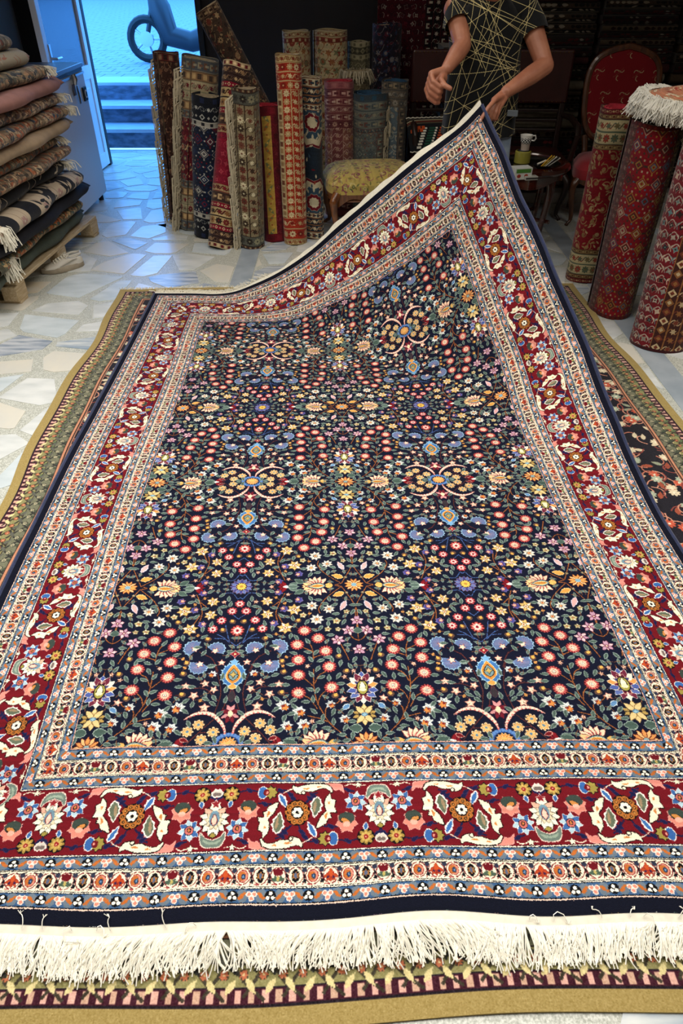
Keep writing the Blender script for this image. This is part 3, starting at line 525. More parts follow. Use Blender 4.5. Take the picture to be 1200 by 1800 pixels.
# ---------------------------------------------------------------- helpers
def props(o,label=None,cat=None,group=None,kind=None):
    if label: o['label']=label
    if cat: o['category']=cat
    if group: o['group']=group
    if kind: o['kind']=kind
    return o
def thing(name,label,cat,loc=(0,0,0),rotz=0,group=None,rot=None):
    o=bpy.data.objects.new(name,None); COL.objects.link(o); o.location=loc; o.rotation_euler=rot or (0,0,rotz); o.empty_display_size=.05
    return props(o,label,cat,group)
def copy_thing(src,loc,rotz,label):
    r=src.copy(); COL.objects.link(r); r.location=loc; r.rotation_euler=(0,0,rotz); r['label']=label
    for ch in src.children:
        c=ch.copy(); COL.objects.link(c); c.parent=r
        for g in ch.children:
            d=g.copy(); COL.objects.link(d); d.parent=c
    return r
class G:
    def __init__(s): s.v=[]; s.f=[]; s.uv=[]
    def add(s,v,f,uv=None):
        n=len(s.v); s.v+=[tuple(map(float,p)) for p in v]; s.f+=[tuple(i+n for i in q) for q in f]
        s.uv+= uv if uv else [[(0,0)]*len(q) for q in f]
        return s
    def box(s,c,d,rz=0,rx=0,ry=0):
        M=Matrix.Rotation(rz,3,'Z')@Matrix.Rotation(ry,3,'Y')@Matrix.Rotation(rx,3,'X')
        v=[Vector(c)+M@Vector((x*d[0]/2,y*d[1]/2,z*d[2]/2)) for z in(-1,1) for y in(-1,1) for x in(-1,1)]
        return s.add(v,[(0,2,3,1),(4,5,7,6),(0,1,5,4),(2,6,7,3),(0,4,6,2),(1,3,7,5)])
    def tube(s,path,r,n=8,cap=True,flat=1.0,up=None,closed=False):
        P=[Vector(p) for p in path]; m=len(P); R=r if hasattr(r,'__len__') else [r]*m; v=[];f=[]; last=None
        for i,p in enumerate(P):
            t=(P[(i+1)%m]-P[i-1]) if closed else (P[min(i+1,m-1)]-P[max(i-1,0)]); t.normalize()
            if last is None:
                a=Vector(up) if up else (Vector((0,0,1)) if abs(t.z)<.9 else Vector((0,1,0)))
            else: a=last
            b=t.cross(a); 
            if b.length<1e-5: b=t.cross(Vector((1,0,0)))
            b.normalize(); a=b.cross(t).normalized(); last=a
            for k in range(n):
                q=2*PI*k/n; v.append(p+(a*math.cos(q)*flat+b*math.sin(q))*R[i])
        for i in range(m if closed else m-1):
            j=(i+1)%m
            for k in range(n): f.append((i*n+k,i*n+(k+1)%n,j*n+(k+1)%n,j*n+k))
        if cap and not closed: f+= [tuple(range(n))[::-1],tuple((m-1)*n+k for k in range(n))]
        return s.add(v,f)
    def lathe(s,prof,n=24,c=(0,0,0),sx=1,sy=1,cap=True,wob=0,seed=0):
        R=random.Random(seed); v=[];f=[];uv=[]; m=len(prof)
        ph=R.random()*6
        for i,(r,z) in enumerate(prof):
            for k in range(n):
                q=2*PI*k/n; rr=r*(1+wob*math.sin(2*q+ph)+wob*.5*math.sin(3*q+ph*2)); v.append((c[0]+rr*math.cos(q)*sx,c[1]+rr*math.sin(q)*sy,c[2]+z))
        for i in range(m-1):
            for k in range(n):
                f.append((i*n+k,i*n+(k+1)%n,(i+1)*n+(k+1)%n,(i+1)*n+k)); uv.append([(k/n,i/(m-1)),((k+1)/n,i/(m-1)),((k+1)/n,(i+1)/(m-1)),(k/n,(i+1)/(m-1))])
        if cap:
            f+=[tuple(range(n))[::-1],tuple((m-1)*n+k for k in range(n))]; uv+=[[(0,0)]*n,[(0,0)]*n]
        return s.add(v,f,uv)
    def ball(s,c,r,n=14,m=9,sq=(1,1,1)):
        return s.lathe([(max(.0005,r*math.sin(PI*i/m)),-r*math.cos(PI*i/m)*sq[2]) for i in range(m+1)],n,c,sq[0],sq[1])
    def caps(s,a,b,ra,rb,n=14):
        """capsule with a taper, rounded ends"""
        a,b=Vector(a),Vector(b); d=(b-a).normalized(); pts=[];R=[]
        for k in range(5): q=PI/2*(k/5); pts.append(a-d*ra*math.cos(q)); R.append(max(.001,ra*math.sin(q)))
        pts.append(a);R.append(ra);pts.append(b);R.append(rb)
        for k in range(4,-1,-1): q=PI/2*(k/5); pts.append(b+d*rb*math.cos(q)); R.append(max(.001,rb*math.sin(q)))
        return s.tube(pts,R,n)
    def grid(s,fn,nu,nv,uvfn=None,flip=False):
        v=[fn(i/nu,j/nv) for j in range(nv+1) for i in range(nu+1)]; f=[];uv=[]
        g=uvfn or (lambda a,b:(a,b))
        for j in range(nv):
            for i in range(nu):
                q=[(i,j),(i+1,j),(i+1,j+1),(i,j+1)]
                if flip: q=q[::-1]
                f.append(tuple(b*(nu+1)+a for a,b in q)); uv.append([g(a/nu,b/nv) for a,b in q])
        return s.add(v,f,uv)
    def prism(s,poly,z0,z1):
        n=len(poly); v=[(x,y,z0) for x,y in poly]+[(x,y,z1) for x,y in poly]
        return s.add(v,[tuple(range(n,2*n)),tuple(range(n))[::-1]]+[(i,(i+1)%n,n+(i+1)%n,n+i) for i in range(n)])
    def build(s,name,mat,parent=None,smooth=True,bevel=0,kind=None,label=None,loc=None,sub=0):
        me=bpy.data.meshes.new(name); me.from_pydata(s.v,[],s.f); me.update()
        if s.uv:
            l=me.uv_layers.new(name='UVMap'); l.data.foreach_set('uv',np.array([c for q in s.uv for p in q for c in p],np.float32))
        if smooth:
            me.polygons.foreach_set('use_smooth',[True]*len(me.polygons)); me.set_sharp_from_angle(angle=math.radians(42))
        me.materials.append(mat); o=bpy.data.objects.new(name,me); COL.objects.link(o)
        if parent: o.parent=parent
        if loc: o.location=loc
        if bevel: b=o.modifiers.new('bevel','BEVEL'); b.width=bevel; b.segments=2; b.limit_method='ANGLE'
        if sub: b=o.modifiers.new('subsurf','SUBSURF'); b.levels=b.render_levels=sub
        if kind: o['kind']=kind
        if label: o['label']=label
        return o
# ---------------------------------------------------------------- materials (all procedural)
def lin(c):
    if isinstance(c,str): c=tuple(int(c[i:i+2],16)/255 for i in (0,2,4))
    return tuple((x/12.92 if x<=.04045 else ((x+.055)/1.055)**2.4) for x in c)+(1,)
def mat(name,col,rough=.6,metal=0,noise=0,nscale=20,bump=0,bscale=200,spec=.5,alpha=1,trans=0,coat=0,stretch=(1,1,1),col2=None,sheen=0):
    m=bpy.data.materials.new(name); m.use_nodes=True; nt=m.node_tree; b=nt.nodes['Principled BSDF']
    b.inputs['Base Color'].default_value=lin(col); b.inputs['Roughness'].default_value=rough; b.inputs['Metallic'].default_value=metal
    b.inputs['Specular IOR Level'].default_value=spec; b.inputs['Transmission Weight'].default_value=trans; b.inputs['Coat Weight'].default_value=coat; b.inputs['Sheen Weight'].default_value=sheen
    if noise or col2:
        tc=nt.nodes.new('ShaderNodeTexCoord'); mp=nt.nodes.new('ShaderNodeMapping'); mp.inputs['Scale'].default_value=stretch
        n=nt.nodes.new('ShaderNodeTexNoise'); n.inputs['Scale'].default_value=nscale; n.inputs['Detail'].default_value=5
        r=nt.nodes.new('ShaderNodeValToRGB'); c=lin(col); c2=lin(col2) if col2 else tuple(x*(1-noise) for x in c[:3])+(1,)
        r.color_ramp.elements[0].position=.35; r.color_ramp.elements[0].color=c2; r.color_ramp.elements[1].position=.65; r.color_ramp.elements[1].color=c
        nt.links.new(tc.outputs['Object'],mp.inputs[0]); nt.links.new(mp.outputs[0],n.inputs[0]); nt.links.new(n.outputs['Fac'],r.inputs[0]); nt.links.new(r.outputs[0],b.inputs['Base Color'])
    if bump:
        tc=nt.nodes.new('ShaderNodeTexCoord'); n=nt.nodes.new('ShaderNodeTexNoise'); n.inputs['Scale'].default_value=bscale; n.inputs['Detail'].default_value=3
        bp=nt.nodes.new('ShaderNodeBump'); bp.inputs['Strength'].default_value=bump; bp.inputs['Distance'].default_value=.003
        nt.links.new(tc.outputs['Object'],n.inputs[0]); nt.links.new(n.outputs['Fac'],bp.inputs['Height']); nt.links.new(bp.outputs[0],b.inputs['Normal'])
    return m
def pattern_image(name,arr):
    h,w=arr.shape[:2]; im=bpy.data.images.new(name,w,h); a=np.ones((h,w,4),np.float32); a[...,:3]=arr/255; im.pixels.foreach_set(a.ravel()); im.update(); im.pack(); return im
def rugmat(name,arr,rough=.9,bump=.35,bscale=260,coords='UV',box=False,scale=(1,1,1),off=(0,0,0),rotx=0,sheen=.15,gain=1.0):
    m=bpy.data.materials.new(name); m.use_nodes=True; nt=m.node_tree; b=nt.nodes['Principled BSDF']; b.inputs['Roughness'].default_value=rough; b.inputs['Specular IOR Level'].default_value=.15; b.inputs['Sheen Weight'].default_value=sheen; b.inputs['Sheen Roughness'].default_value=.5
    t=nt.nodes.new('ShaderNodeTexImage'); t.image=pattern_image(name,arr); tc=nt.nodes.new('ShaderNodeTexCoord')
    if coords=='UV': nt.links.new(tc.outputs['UV'],t.inputs[0])
    else:
        mp=nt.nodes.new('ShaderNodeMapping'); mp.inputs['Rotation'].default_value=(rotx,0,0); mp.inputs['Scale'].default_value=scale; mp.inputs['Location'].default_value=off
        nt.links.new(tc.outputs['Object'],mp.inputs[0]); nt.links.new(mp.outputs[0],t.inputs[0])
    if box: t.projection='BOX'; t.projection_blend=.25
    if gain!=1:
        g=nt.nodes.new('ShaderNodeMix'); g.data_type='RGBA'; g.blend_type='MULTIPLY'; g.inputs[0].default_value=1; g.inputs[7].default_value=(gain,gain,gain,1); nt.links.new(t.outputs[0],g.inputs[6]); nt.links.new(g.outputs[2],b.inputs['Base Color'])
    else: nt.links.new(t.outputs[0],b.inputs['Base Color'])
    n=nt.nodes.new('ShaderNodeTexNoise'); n.inputs['Scale'].default_value=bscale; n.inputs['Detail'].default_value=2
    bp=nt.nodes.new('ShaderNodeBump'); bp.inputs['Strength'].default_value=bump; bp.inputs['Distance'].default_value=.004
    nt.links.new(tc.outputs['Object'],n.inputs[0]); nt.links.new(n.outputs['Fac'],bp.inputs['Height']); nt.links.new(bp.outputs[0],b.inputs['Normal'])
    return m
M={}
M['wall']=mat('wall_paint','8a8278',.8,noise=.1,nscale=3,bump=.1)
M['darkwall']=mat('dark_panelling','1c100e',.55,noise=.4,nscale=8,stretch=(1,1,.1))
M['ceil']=mat('ceiling_paint','c8c2b8',.9,bump=.05)
M['grout']=mat('terrazzo_grout','d6d7ce',.4,col2='9c9e92',nscale=190,bump=.1)
M['marble']=[mat('white_marble','dfe1de',.25,col2='c8ccca',nscale=5,stretch=(1,2.5,1)),mat('cream_marble','dcd6c6',.27,col2='d2d0c6',nscale=4,stretch=(2,1,1)),mat('cool_marble','d4dcdf',.25,col2='c0cacd',nscale=6,stretch=(1,2,1)),mat('veined_marble','d9dbd8',.3,col2='8fa0b0',nscale=9,stretch=(.6,3,1)),mat('dark_blue_marble','8794a4',.3,col2='c8ccd0',nscale=11,stretch=(.6,3,1)),mat('tawny_marble','d8c8aa',.3,col2='dcd8cc',nscale=6)]
M['band']=mat('grey_marble_band','a9b2ba',.28,col2='949fa9',nscale=7)
M['cream']=mat('cream_cotton','e9e3d0',.9,noise=.12,nscale=60)
M['cream2']=mat('aged_cotton','c8bca0',.95,noise=.25,nscale=50)
M['navy']=mat('navy_wool_edge','1f2a50',.95,bump=.5,bscale=300,noise=.3,nscale=40,sheen=.3)
M['white']=mat('white_enamel','c9ccd0',.35,noise=.04,nscale=2)
M['pvc']=mat('white_pvc','dfe4ea',.35)
M['black']=mat('black_rubber','0e0f12',.6)
M['steel']=mat('brushed_steel','b9bcc0',.3,metal=.9)
M['dkmetal']=mat('dark_trim','3a3d42',.45,metal=.5)
M['pine']=mat('pallet_pine','cdb896',.75,col2='b39a74',nscale=14,stretch=(8,.8,8),bump=.2,bscale=60)
M['walnut']=mat('carved_walnut','8a5226',.32,col2='5c3114',nscale=12,stretch=(3,3,.6),coat=.4)
M['chairwood']=mat('aged_walnut','5e3416',.35,col2='3a1c0c',nscale=12,stretch=(3,3,.6),coat=.3)
M['mahog']=mat('polished_mahogany','4a1a0e',.18,col2='2c0d08',nscale=9,stretch=(1,1,4),coat=.8)
M['darkwood']=mat('dark_carved_wood','24120c',.4,noise=.4,nscale=12)
M['leather']=mat('oxblood_leather','3a1614',.35,noise=.25,nscale=12,bump=.25,bscale=120)
M['redvel']=mat('red_velvet','9a1420',.8,noise=.2,nscale=8,bump=.2,sheen=.3)
M['glass']=mat('clear_glass','eef4f6',.04,trans=1,spec=.5)
M['skin']=mat('skin','a46b50',.5,col2='935a42',nscale=14,bump=.15,bscale=180)
M['jeans']=mat('washed_denim','93a2b0',.85,col2='73849a',nscale=16,bump=.4,bscale=300)
M['hair']=mat('dark_hair','15100d',.7,bump=.4)
M['paleleather']=mat('off_white_leather','d3cdc0',.5,noise=.12,nscale=18)
M['sole']=mat('worn_sole','a79a86',.8,noise=.2,nscale=25)
M['backing']=mat('rug_backing','8a7a68',.95,noise=.3,nscale=80)
M['redback']=mat('bright_red_rug_edge','b8283a',.9,noise=.3,nscale=60)
M['blueback']=mat('blue_rug_edge','2c5270',.9,noise=.3,nscale=60)
M['beigeback']=mat('beige_rug_edge','a8977a',.95,noise=.3,nscale=60)
M['step']=mat('step_slab','a8b8c8',.35,noise=.15,nscale=6)
M['riser']=mat('step_riser_stone','333f50',.5,col2='5c6c84',nscale=9,stretch=(1,1,2.5))
M['brick']=mat('paving_brick','8d97a6',.7,noise=.2,nscale=12)
M['facade']=mat('street_facade','7f8c99',.85,noise=.15,nscale=2)
# ================================================================ SETTING
FZ=-.022
def struct(name,g,m,parent=None,**k):
    o=g.build(name,m,parent,**k); o['kind']='structure'; return o
RX0,RX1,RY0,RY1,RZ=-3.0,3.6,-2.6,7.75,2.8
struct('floor',G().box(((RX0+RX1)/2,(RY0+8.42)/2,FZ-.0525),(RX1-RX0,8.42-RY0,.1)),M['grout'],smooth=False); floor=bpy.data.objects['floor']
struct('ceiling',G().box(((RX0+RX1)/2,(RY0+RY1)/2,RZ+.05),(RX1-RX0+.3,RY1-RY0+.3,.1)),M['ceil'],smooth=False)
struct('wall_left',G().box((RX0-.06,(RY0+RY1)/2,RZ/2),(.12,RY1-RY0+.2,RZ+.1)),M['wall'],smooth=False)
struct('wall_right',G().box((RX1+.06,(RY0+RY1)/2,RZ/2),(.12,RY1-RY0+.2,RZ+.1)),M['wall'],smooth=False)
struct('wall_front',G().box(((RX0+RX1)/2,RY0-.06,RZ/2),(RX1-RX0,.12,RZ+.1)),M['wall'],smooth=False)
DX0,DX1,DZ=-2.42,-1.30,2.12
struct('wall_back',G().box(((RX0+DX0)/2,RY1+.06,RZ/2),(DX0-RX0,.12,RZ+.1)).box(((RX1+DX1)/2,RY1+.06,RZ/2),(RX1-DX1,.12,RZ+.1)).box(((DX0+DX1)/2,RY1+.06,(DZ+RZ)/2),(DX1-DX0,.12,RZ-DZ)),M['darkwall'],smooth=False)
struct('wall_partition',G().box((2.1,6.98,1.4),(3.0,.06,2.8)),M['darkwall'],smooth=False)
struct('trim_1',G().box((2.0,6.615,.02),(2.6,.69,.085)),mat('plinth_marble','b8b4aa',.4,noise=.2,nscale=9),smooth=False,bevel=.004)
# --- broken-marble floor: every stone its own slab, rubble joints between
def ground(x,y,z=FZ):
    cp,sp=math.cos(.681),math.sin(.681); dx=(x-600)/1200; up=(900-y)/1200; Y=cp+up*sp; Z=-sp+up*cp; k=(z-1.62)/Z; return dx*k,Y*k
def project(X,Y,Z):
    cp,sp=math.cos(.681),math.sin(.681); d=Y*cp-(Z-1.62)*sp; up=Y*sp+(Z-1.62)*cp
    return (600+1200*X/d,900-1200*up/d,d) if d>.05 else (-9999,-9999,d)
OX,OY,ROTC=.0616,1.0231,.0328
def u2w(u,v): return OX+u*math.cos(ROTC)-v*math.sin(ROTC),OY+u*math.sin(ROTC)+v*math.cos(ROTC)
def w2u(X,Y): X-=OX;Y-=OY; return X*math.cos(ROTC)+Y*math.sin(ROTC),-X*math.sin(ROTC)+Y*math.cos(ROTC)
BANDS=(-2.95,-.66,1.66)
def marble_floor():
    R=random.Random(11); s=.27; pts=[]
    nx,ny=int((RX1-RX0)/s)+1,int((8.4-RY0)/s)+1
    P=[[(RX0+(i+.5+R.uniform(-.42,.42))*s,RY0+(j+.5+R.uniform(-.42,.42))*s) for i in range(nx)] for j in range(ny)]
    for j in range(ny):
        for i in range(nx):
            if R.random()<.16: P[j][i]=None
    cells=[]
    for j in range(ny):
        for i in range(nx):
            if P[j][i] is None: continue
            px,py=P[j][i]; gap=R.uniform(.011,.030)
            poly=[(px-.33,py-.33),(px+.33,py-.33),(px+.33,py+.33),(px-.33,py+.33)]
            def clip(poly,nx_,ny_,c):
                o=[]; n=len(poly)
                for k in range(n):
                    a,b=poly[k],poly[(k+1)%n]; da=a[0]*nx_+a[1]*ny_-c; db=b[0]*nx_+b[1]*ny_-c
                    if da<=0: o.append(a)
                    if da*db<0: t=da/(da-db); o.append((a[0]+(b[0]-a[0])*t,a[1]+(b[1]-a[1])*t))
                return o
            for dj in (-2,-1,0,1,2):
                for di in (-2,-1,0,1,2):
                    if (di or dj) and 0<=i+di<nx and 0<=j+dj<ny and poly and P[j+dj][i+di]:
                        qx,qy=P[j+dj][i+di]; dx,dy=qx-px,qy-py; L=math.hypot(dx,dy); dx/=L;dy/=L
                        aj=R.gauss(0,.16); cx2,sx2=math.cos(aj),math.sin(aj); ex,ey=dx*cx2-dy*sx2,dx*sx2+dy*cx2; mx_,my_=(px+qx)/2,(py+qy)/2; poly=clip(poly,ex,ey,(mx_*ex+my_*ey)-gap-abs(aj)*.05)
            for bx in BANDS:
                if px<bx: poly=clip(poly,1,0,bx-.075) if poly else poly
                else: poly=clip(poly,-1,0,-(bx+.075)) if poly else poly
            for (a,b,c) in ((-1,0,-RX0-.01),(1,0,RX1-.01),(0,-1,-RY0-.01),(0,1,8.4)):
                if poly: poly=clip(poly,a,b,c)
            if not poly or len(poly)<3: continue
            ar=abs(sum(poly[k][0]*poly[(k+1)%len(poly)][1]-poly[(k+1)%len(poly)][0]*poly[k][1] for k in range(len(poly))))/2
            if ar<.002: continue
            # split a few big ones and knock corners off
            cells.append((poly,px,py,ar))
    out=[]
    for (poly,px,py,ar) in cells:
        X,Y,d=project(px,py,FZ); u,v=w2u(px,py)
        hid=(-1.22<u<1.38 and -.6<v<3.1)
        vis=(not hid) and -40<X<1240 and -20<Y<1840 and d>.3
        if px>-1.1 and py>5.6 and not(px>1.1 and py<6.1): vis=False
        if px<-2.1 and py<6: vis=False
        if not hid: out.append((ar/d**3 if vis else -1,poly))
    out.sort(key=lambda q:-q[0]); rest=G()
    for k,(s_,poly) in enumerate(out):
        r=R.random(); mi=0 if r<.45 else 1 if r<.6 else 2 if r<.84 else 3 if r<.92 else 4 if r<.955 else 5
        if k<295 and s_>0: G().prism(poly,FZ-.004,FZ).build('marble_piece',M['marble'][mi],floor,smooth=False)
        else: rest.prism(poly,FZ-.004,FZ)
    rest.build('marble_pieces',M['marble'][0],floor,smooth=False,kind='stuff')
    for bx in BANDS:
        for k in range(9):
            y0=RY0+k*1.22; y1=min(y0+1.215,8.4)
            if y1-y0<.2: continue
            G().box((bx,(y0+y1)/2,FZ-.003),(.13,y1-y0,.006)).build('marble_strip',M['band'],floor,smooth=False)
marble_floor()
# --- outside: three steps up to a paved street
st=thing('outdoor_steps','blue-lit dark stone steps with pale slab treads outside the door','steps',(-1.9,8.42,0))
for k,(y,z,y1) in enumerate(((0,.175,.34),(.34,.35,.68),(.68,.52,1.02))):
    zl=FZ if k==0 else (.175,.35)[k-1]-FZ*0
    for q in range(6):
        G().box((-3+q*1.0+.5,y+.36,(z-.035+(zl if k else FZ))/2),(.992,.6,z-.035-(zl if k else FZ)-.002)).build('riser_stone',M['riser'],st,smooth=False)
        G().box((-3+q*1.0+.5+.002,y+.33+.0,z-.0175),(.994,.66 if k<2 else .5,.035)).build('tread_slab',M['step'],st,smooth=False,bevel=.004)
street=struct('street_base',G().box((0,24,.24),(40,29.1,.52)),M['brick'],smooth=False); street.name='ground_street'
R=random.Random(4)
for j in range(13):
    for i in range(22):
        if j*22+i>285: break
        x,y=-4.6+i*.24+(j%2)*.12,9.62+j*.25
        G().box((x,y,.503),(.228,.235,.014)).build('paving_brick',M['brick'],street,smooth=False)
g=G()
for j in range(60):
    for i in range(60):
        x,y=-10+i*.36+(j%2)*.18,12.9+j*.25
        g.box((x,y,.503),(.35,.236,.014))
g.build('paving_bricks',M['brick'],street,smooth=False,kind='stuff')
fa=thing('street_house','pale house front across the paved street','building',(-3,33,.5))
G().box((0,1,3),(30,2,6)).build('wall',M['facade'],fa,smooth=False)
for k in range(5):
    wn=G().box((-10+k*5,-.03,2.6),(1.6,.1,1.6)).build('window',M['pvc'],fa,smooth=False); G().box((-10+k*5,-.09,2.6),(1.4,.02,1.4)).build('pane',M['dkmetal'],wn,smooth=False)
# --- parked scooter, only its wheel is near the frame
sx,sy=ground(262,112,.51)
sc=thing('motor_scooter','dark scooter parked on the street above the outdoor steps','scooter',(sx,sy+.1,.51))
for k,dx in enumerate((0,1.2)):
    g=G(); g.tube([(dx+.22*math.cos(a*PI/12),0,.27+.22*math.sin(a*PI/12)) for a in range(24)],.05,8,closed=True); wh=g.build('wheel',M['black'],sc)
    g=G().tube([(dx,-.04,.27),(dx,.04,.27)],.09,12); 
    for q in range(5): a=q*PI*2/5; g.tube([(dx,0,.27),(dx+.19*math.cos(a),0,.27+.19*math.sin(a))],.014,6)
    g.tube([(dx+.185*math.cos(a*PI/12),0,.27+.185*math.sin(a*PI/12)) for a in range(24)],.014,6,closed=True); g.build('rim',M['steel'],wh)
G().tube([(0,0,.27),(.12,0,.62),(.2,0,.95)],[.03,.035,.03],8).build('fork',M['dkmetal'],sc)
G().tube([(.2,-.32,.98),(.22,0,.95),(.2,.32,.98)],.016,8).build('handlebar',M['black'],sc)
G().tube([(.14,0,.9),(.22,0,.6),(.32,0,.3),(.6,0,.24),(.85,0,.3),(1.0,0,.55),(1.35,0,.6)],[.06,.15,.14,.12,.15,.16,.08],12).build('fairing',M['dkmetal'],sc)
G().tube([(.72,0,.72),(.95,0,.76),(1.3,0,.74)],[.09,.12,.09],12,flat=.5).build('saddle',M['black'],sc)
# --- shop door leaf standing open, its post
dr=G().box((DX0+.035,RY1-.05,1.05),(.055,.07,2.14)).build('door_1',M['black'],smooth=False,bevel=.004); dr['kind']='structure'
G().box((DX1-.0,RY1+.0,1.05),(.05,.16,2.14)).build('door_post',M['black'],dr,smooth=False)
lf=thing('shop_door','open white glazed shop door leaf behind the chest freezer','door',(-2.385,7.66,FZ+.02),math.radians(-92)+0)
# leaf in local x (0..1) from the hinge towards the camera
G().box((.04,0,1.03),(.08,.05,2.06)).box((.98,0,1.03),(.08,.05,2.06)).box((.51,0,2.02),(.86,.05,.08)).box((.51,0,.06),(.86,.05,.12)).box((.51,0,.80),(.86,.05,.11)).build('door_frame',M['pvc'],lf,smooth=False,bevel=.004)
G().box((.51,0,.43),(.86,.026,.63)).build('lower_panel',M['pvc'],lf,smooth=False,bevel=.003)
G().box((.51,-.0,.43),(.74,.04,.5)).build('panel_moulding',M['pvc'],lf,smooth=False,bevel=.008)
G().box((.51,0,1.42),(.86,.012,1.13)).build('pane',M['glass'],lf,smooth=False)
G().tube([(.93,.03,.98),(.93,.075,.98),(.84,.08,.98)],.01,8).box((.93,.028,.98),(.035,.012,.2)).build('door_handle',M['steel'],lf)
# ================================================================ THE BIG CARPET
def interp_surface():
    g=GRID_; nv,nu=g.shape[:2]
    g2=np.concatenate([2*g[:, :1]-g[:,1:2],g,2*g[:,-1:]-g[:,-2:-1]],1); g2=np.concatenate([2*g2[:1]-g2[1:2],g2,2*g2[-1:]-g2[-2:-1]],0)
    def cr(t): return np.array([-.5*t+t*t-.5*t**3,1-2.5*t*t+1.5*t**3,.5*t+2*t*t-1.5*t**3,-.5*t*t+.5*t**3])
    def S(u,v):
        fu=(u+1.15)/2.30*(nu-1); fv=(v+.425)/3.57*(nv-1)
        i=min(max(int(math.floor(fu)),0),nu-2); j=min(max(int(math.floor(fv)),0),nv-2); a=min(max(fu-i,0),1); b=min(max(fv-j,0),1)
        P=np.einsum('j,i,jik->k',cr(b),cr(a),g2[j:j+4,i:i+4])
        if fu-i-a or fv-j-b:
            e=1e-3
            if fu-i-a: Q=np.einsum('j,i,jik->k',cr(b),cr(a-e if a>.5 else a+e),g2[j:j+4,i:i+4]); P=P+(P-Q)/e*(1 if a>.5 else -1)*(1 if a>.5 else -1)*abs(fu-i-a)
            if fv-j-b: Q=np.einsum('j,i,jik->k',cr(b-e if b>.5 else b+e),cr(a),g2[j:j+4,i:i+4]); P=P+(P-Q)/e*abs(fv-j-b)
        # soft ripples of a carpet lying on another one
        fl=max(0,1-P[2]*6); rp=.0022*math.sin(u*7+1.3*math.sin(v*2.1))*math.sin(v*3.3+.6)+.0018*math.sin(u*16+v*3)
        edge=math.exp(-((v+.425)/.12)**2); P=P+np.array([0,edge*(.006*math.sin(u*6.1+.8)+.004*math.sin(u*13)),fl*(.004+rp+edge*.0025*math.sin(u*13+1))])
        return P
    return S
S=interp_surface()
carpet=thing('patterned_carpet','large navy floral carpet with wide red border, one corner lifted by the man','carpet',(OX,OY,0))
def rel(p,o=carpet): l=o.location; return (p[0]-l[0],p[1]-l[1],p[2]-l[2])
NUc,NVc=132,204
vtx=np.array([S(-1.15+2.30*i/NUc,-.425+3.57*j/NVc) for j in range(NVc+1) for i in range(NUc+1)]).reshape(NVc+1,NUc+1,3)
du_=np.gradient(vtx,axis=1); dv_=np.gradient(vtx,axis=0); nrm=np.cross(du_,dv_); nrm/=np.linalg.norm(nrm,axis=2,keepdims=True)
g=G(); off=np.array([OX,OY,0]); pv=vtx-off
g.grid(lambda a,b:pv[round(b*NVc),round(a*NUc)],NUc,NVc); MR=rugmat('main_carpet_pile',255*(main_rug()/255)**1.3,.9,.5,420,sheen=.0); pile=g.build('pile',MR,carpet)
TH=.009
g=G(); bk=pv-nrm*TH; g.grid(lambda a,b:bk[round(b*NVc),round(a*NUc)],NUc,NVc,flip=True); g.build('backing',M['backing'],carpet)
# thick dark blue side cords
for i,sg in ((0,-1),(NUc,1)):
    path=[tuple((pv[j,i]+bk[j,i])/2+ (pv[j,i]-pv[j,i-sg])*.1) for j in range(0,NVc+1,2)]
    G().tube(path,.0085,8).build('side_cord',M['navy'],carpet)
for e_ in (0,-1): G().grid(lambda a,b:(pv[e_,round(a*NUc)]*(1-b)+bk[e_,round(a*NUc)]*b),NUc,1,flip=(e_==0)).build('pile_edge',M['navy'],carpet)
def outS(u,v,d,j,drop):
    # point d metres beyond the end row, following the surface tangent
    i=(u+1.15)/2.30*NUc; i0=min(int(i),NUc-1); t=i-i0; p=pv[j,i0]*(1-t)+pv[j,i0+1]*t; q=pv[j-1 if j else 1,i0]; n=nrm[j,i0]
    e=(pv[j,i0]-q); e=e/np.linalg.norm(e); return p+e*d-n*drop
for nm,j,L in (('near',0,.022),('far',NVc,.028)):
    g=G(); wv=lambda a:L*(1+.12*math.sin(a*47)+.08*math.sin(a*113+1))
    g.grid(lambda a,b:outS(-1.15+2.30*a,0,wv(a)*b,j,.002+.003*b),240,3,flip=(j==0)); g.grid(lambda a,b:outS(-1.15+2.30*a,0,wv(a)*b,j,.006+.003*b),240,3,flip=(j!=0)); g.grid(lambda a,b:outS(-1.15+2.30*a,0,wv(a),j,.005+.004*b),240,1,flip=(j==0)); g.build('woven_end',M['cream'],carpet)
# near fringe: thousands of loose cotton ends
R=random.Random(21); g=G(); n_=2300
cl=[(R.uniform(-1.3,1.3),R.gauss(0,.35)) for _ in range(70)]; cl.sort()
import bisect
for k in range(n_):
    u=-1.15+2.30*(k+R.random())/n_; q=bisect.bisect([c[0] for c in cl],u); cc=cl[min(q,len(cl)-1)]
    lean=.25*math.sin(u*5+1)+.15*math.sin(u*17)+cc[1]*.7+R.gauss(0,.13); L=.074+R.gauss(0,.007)+.006*math.sin(u*9)
    p=outS(u,0,.018,0,.004); lift=R.uniform(.001,.011); x,y,z=p; pts=[]; cv_=R.gauss(0,.3)
    for t in (0,.3,.6,.85,1.0):
        a=lean+cv_*t; pts.append((x+math.sin(a)*L*t,y-math.cos(a)*L*t,max(-.008,z+.002+lift*math.sin(PI*min(t*1.1,1))-.006*t)))
    g.tube(pts,[.0016,.0017,.0016,.0014,.0016],3,cap=False)
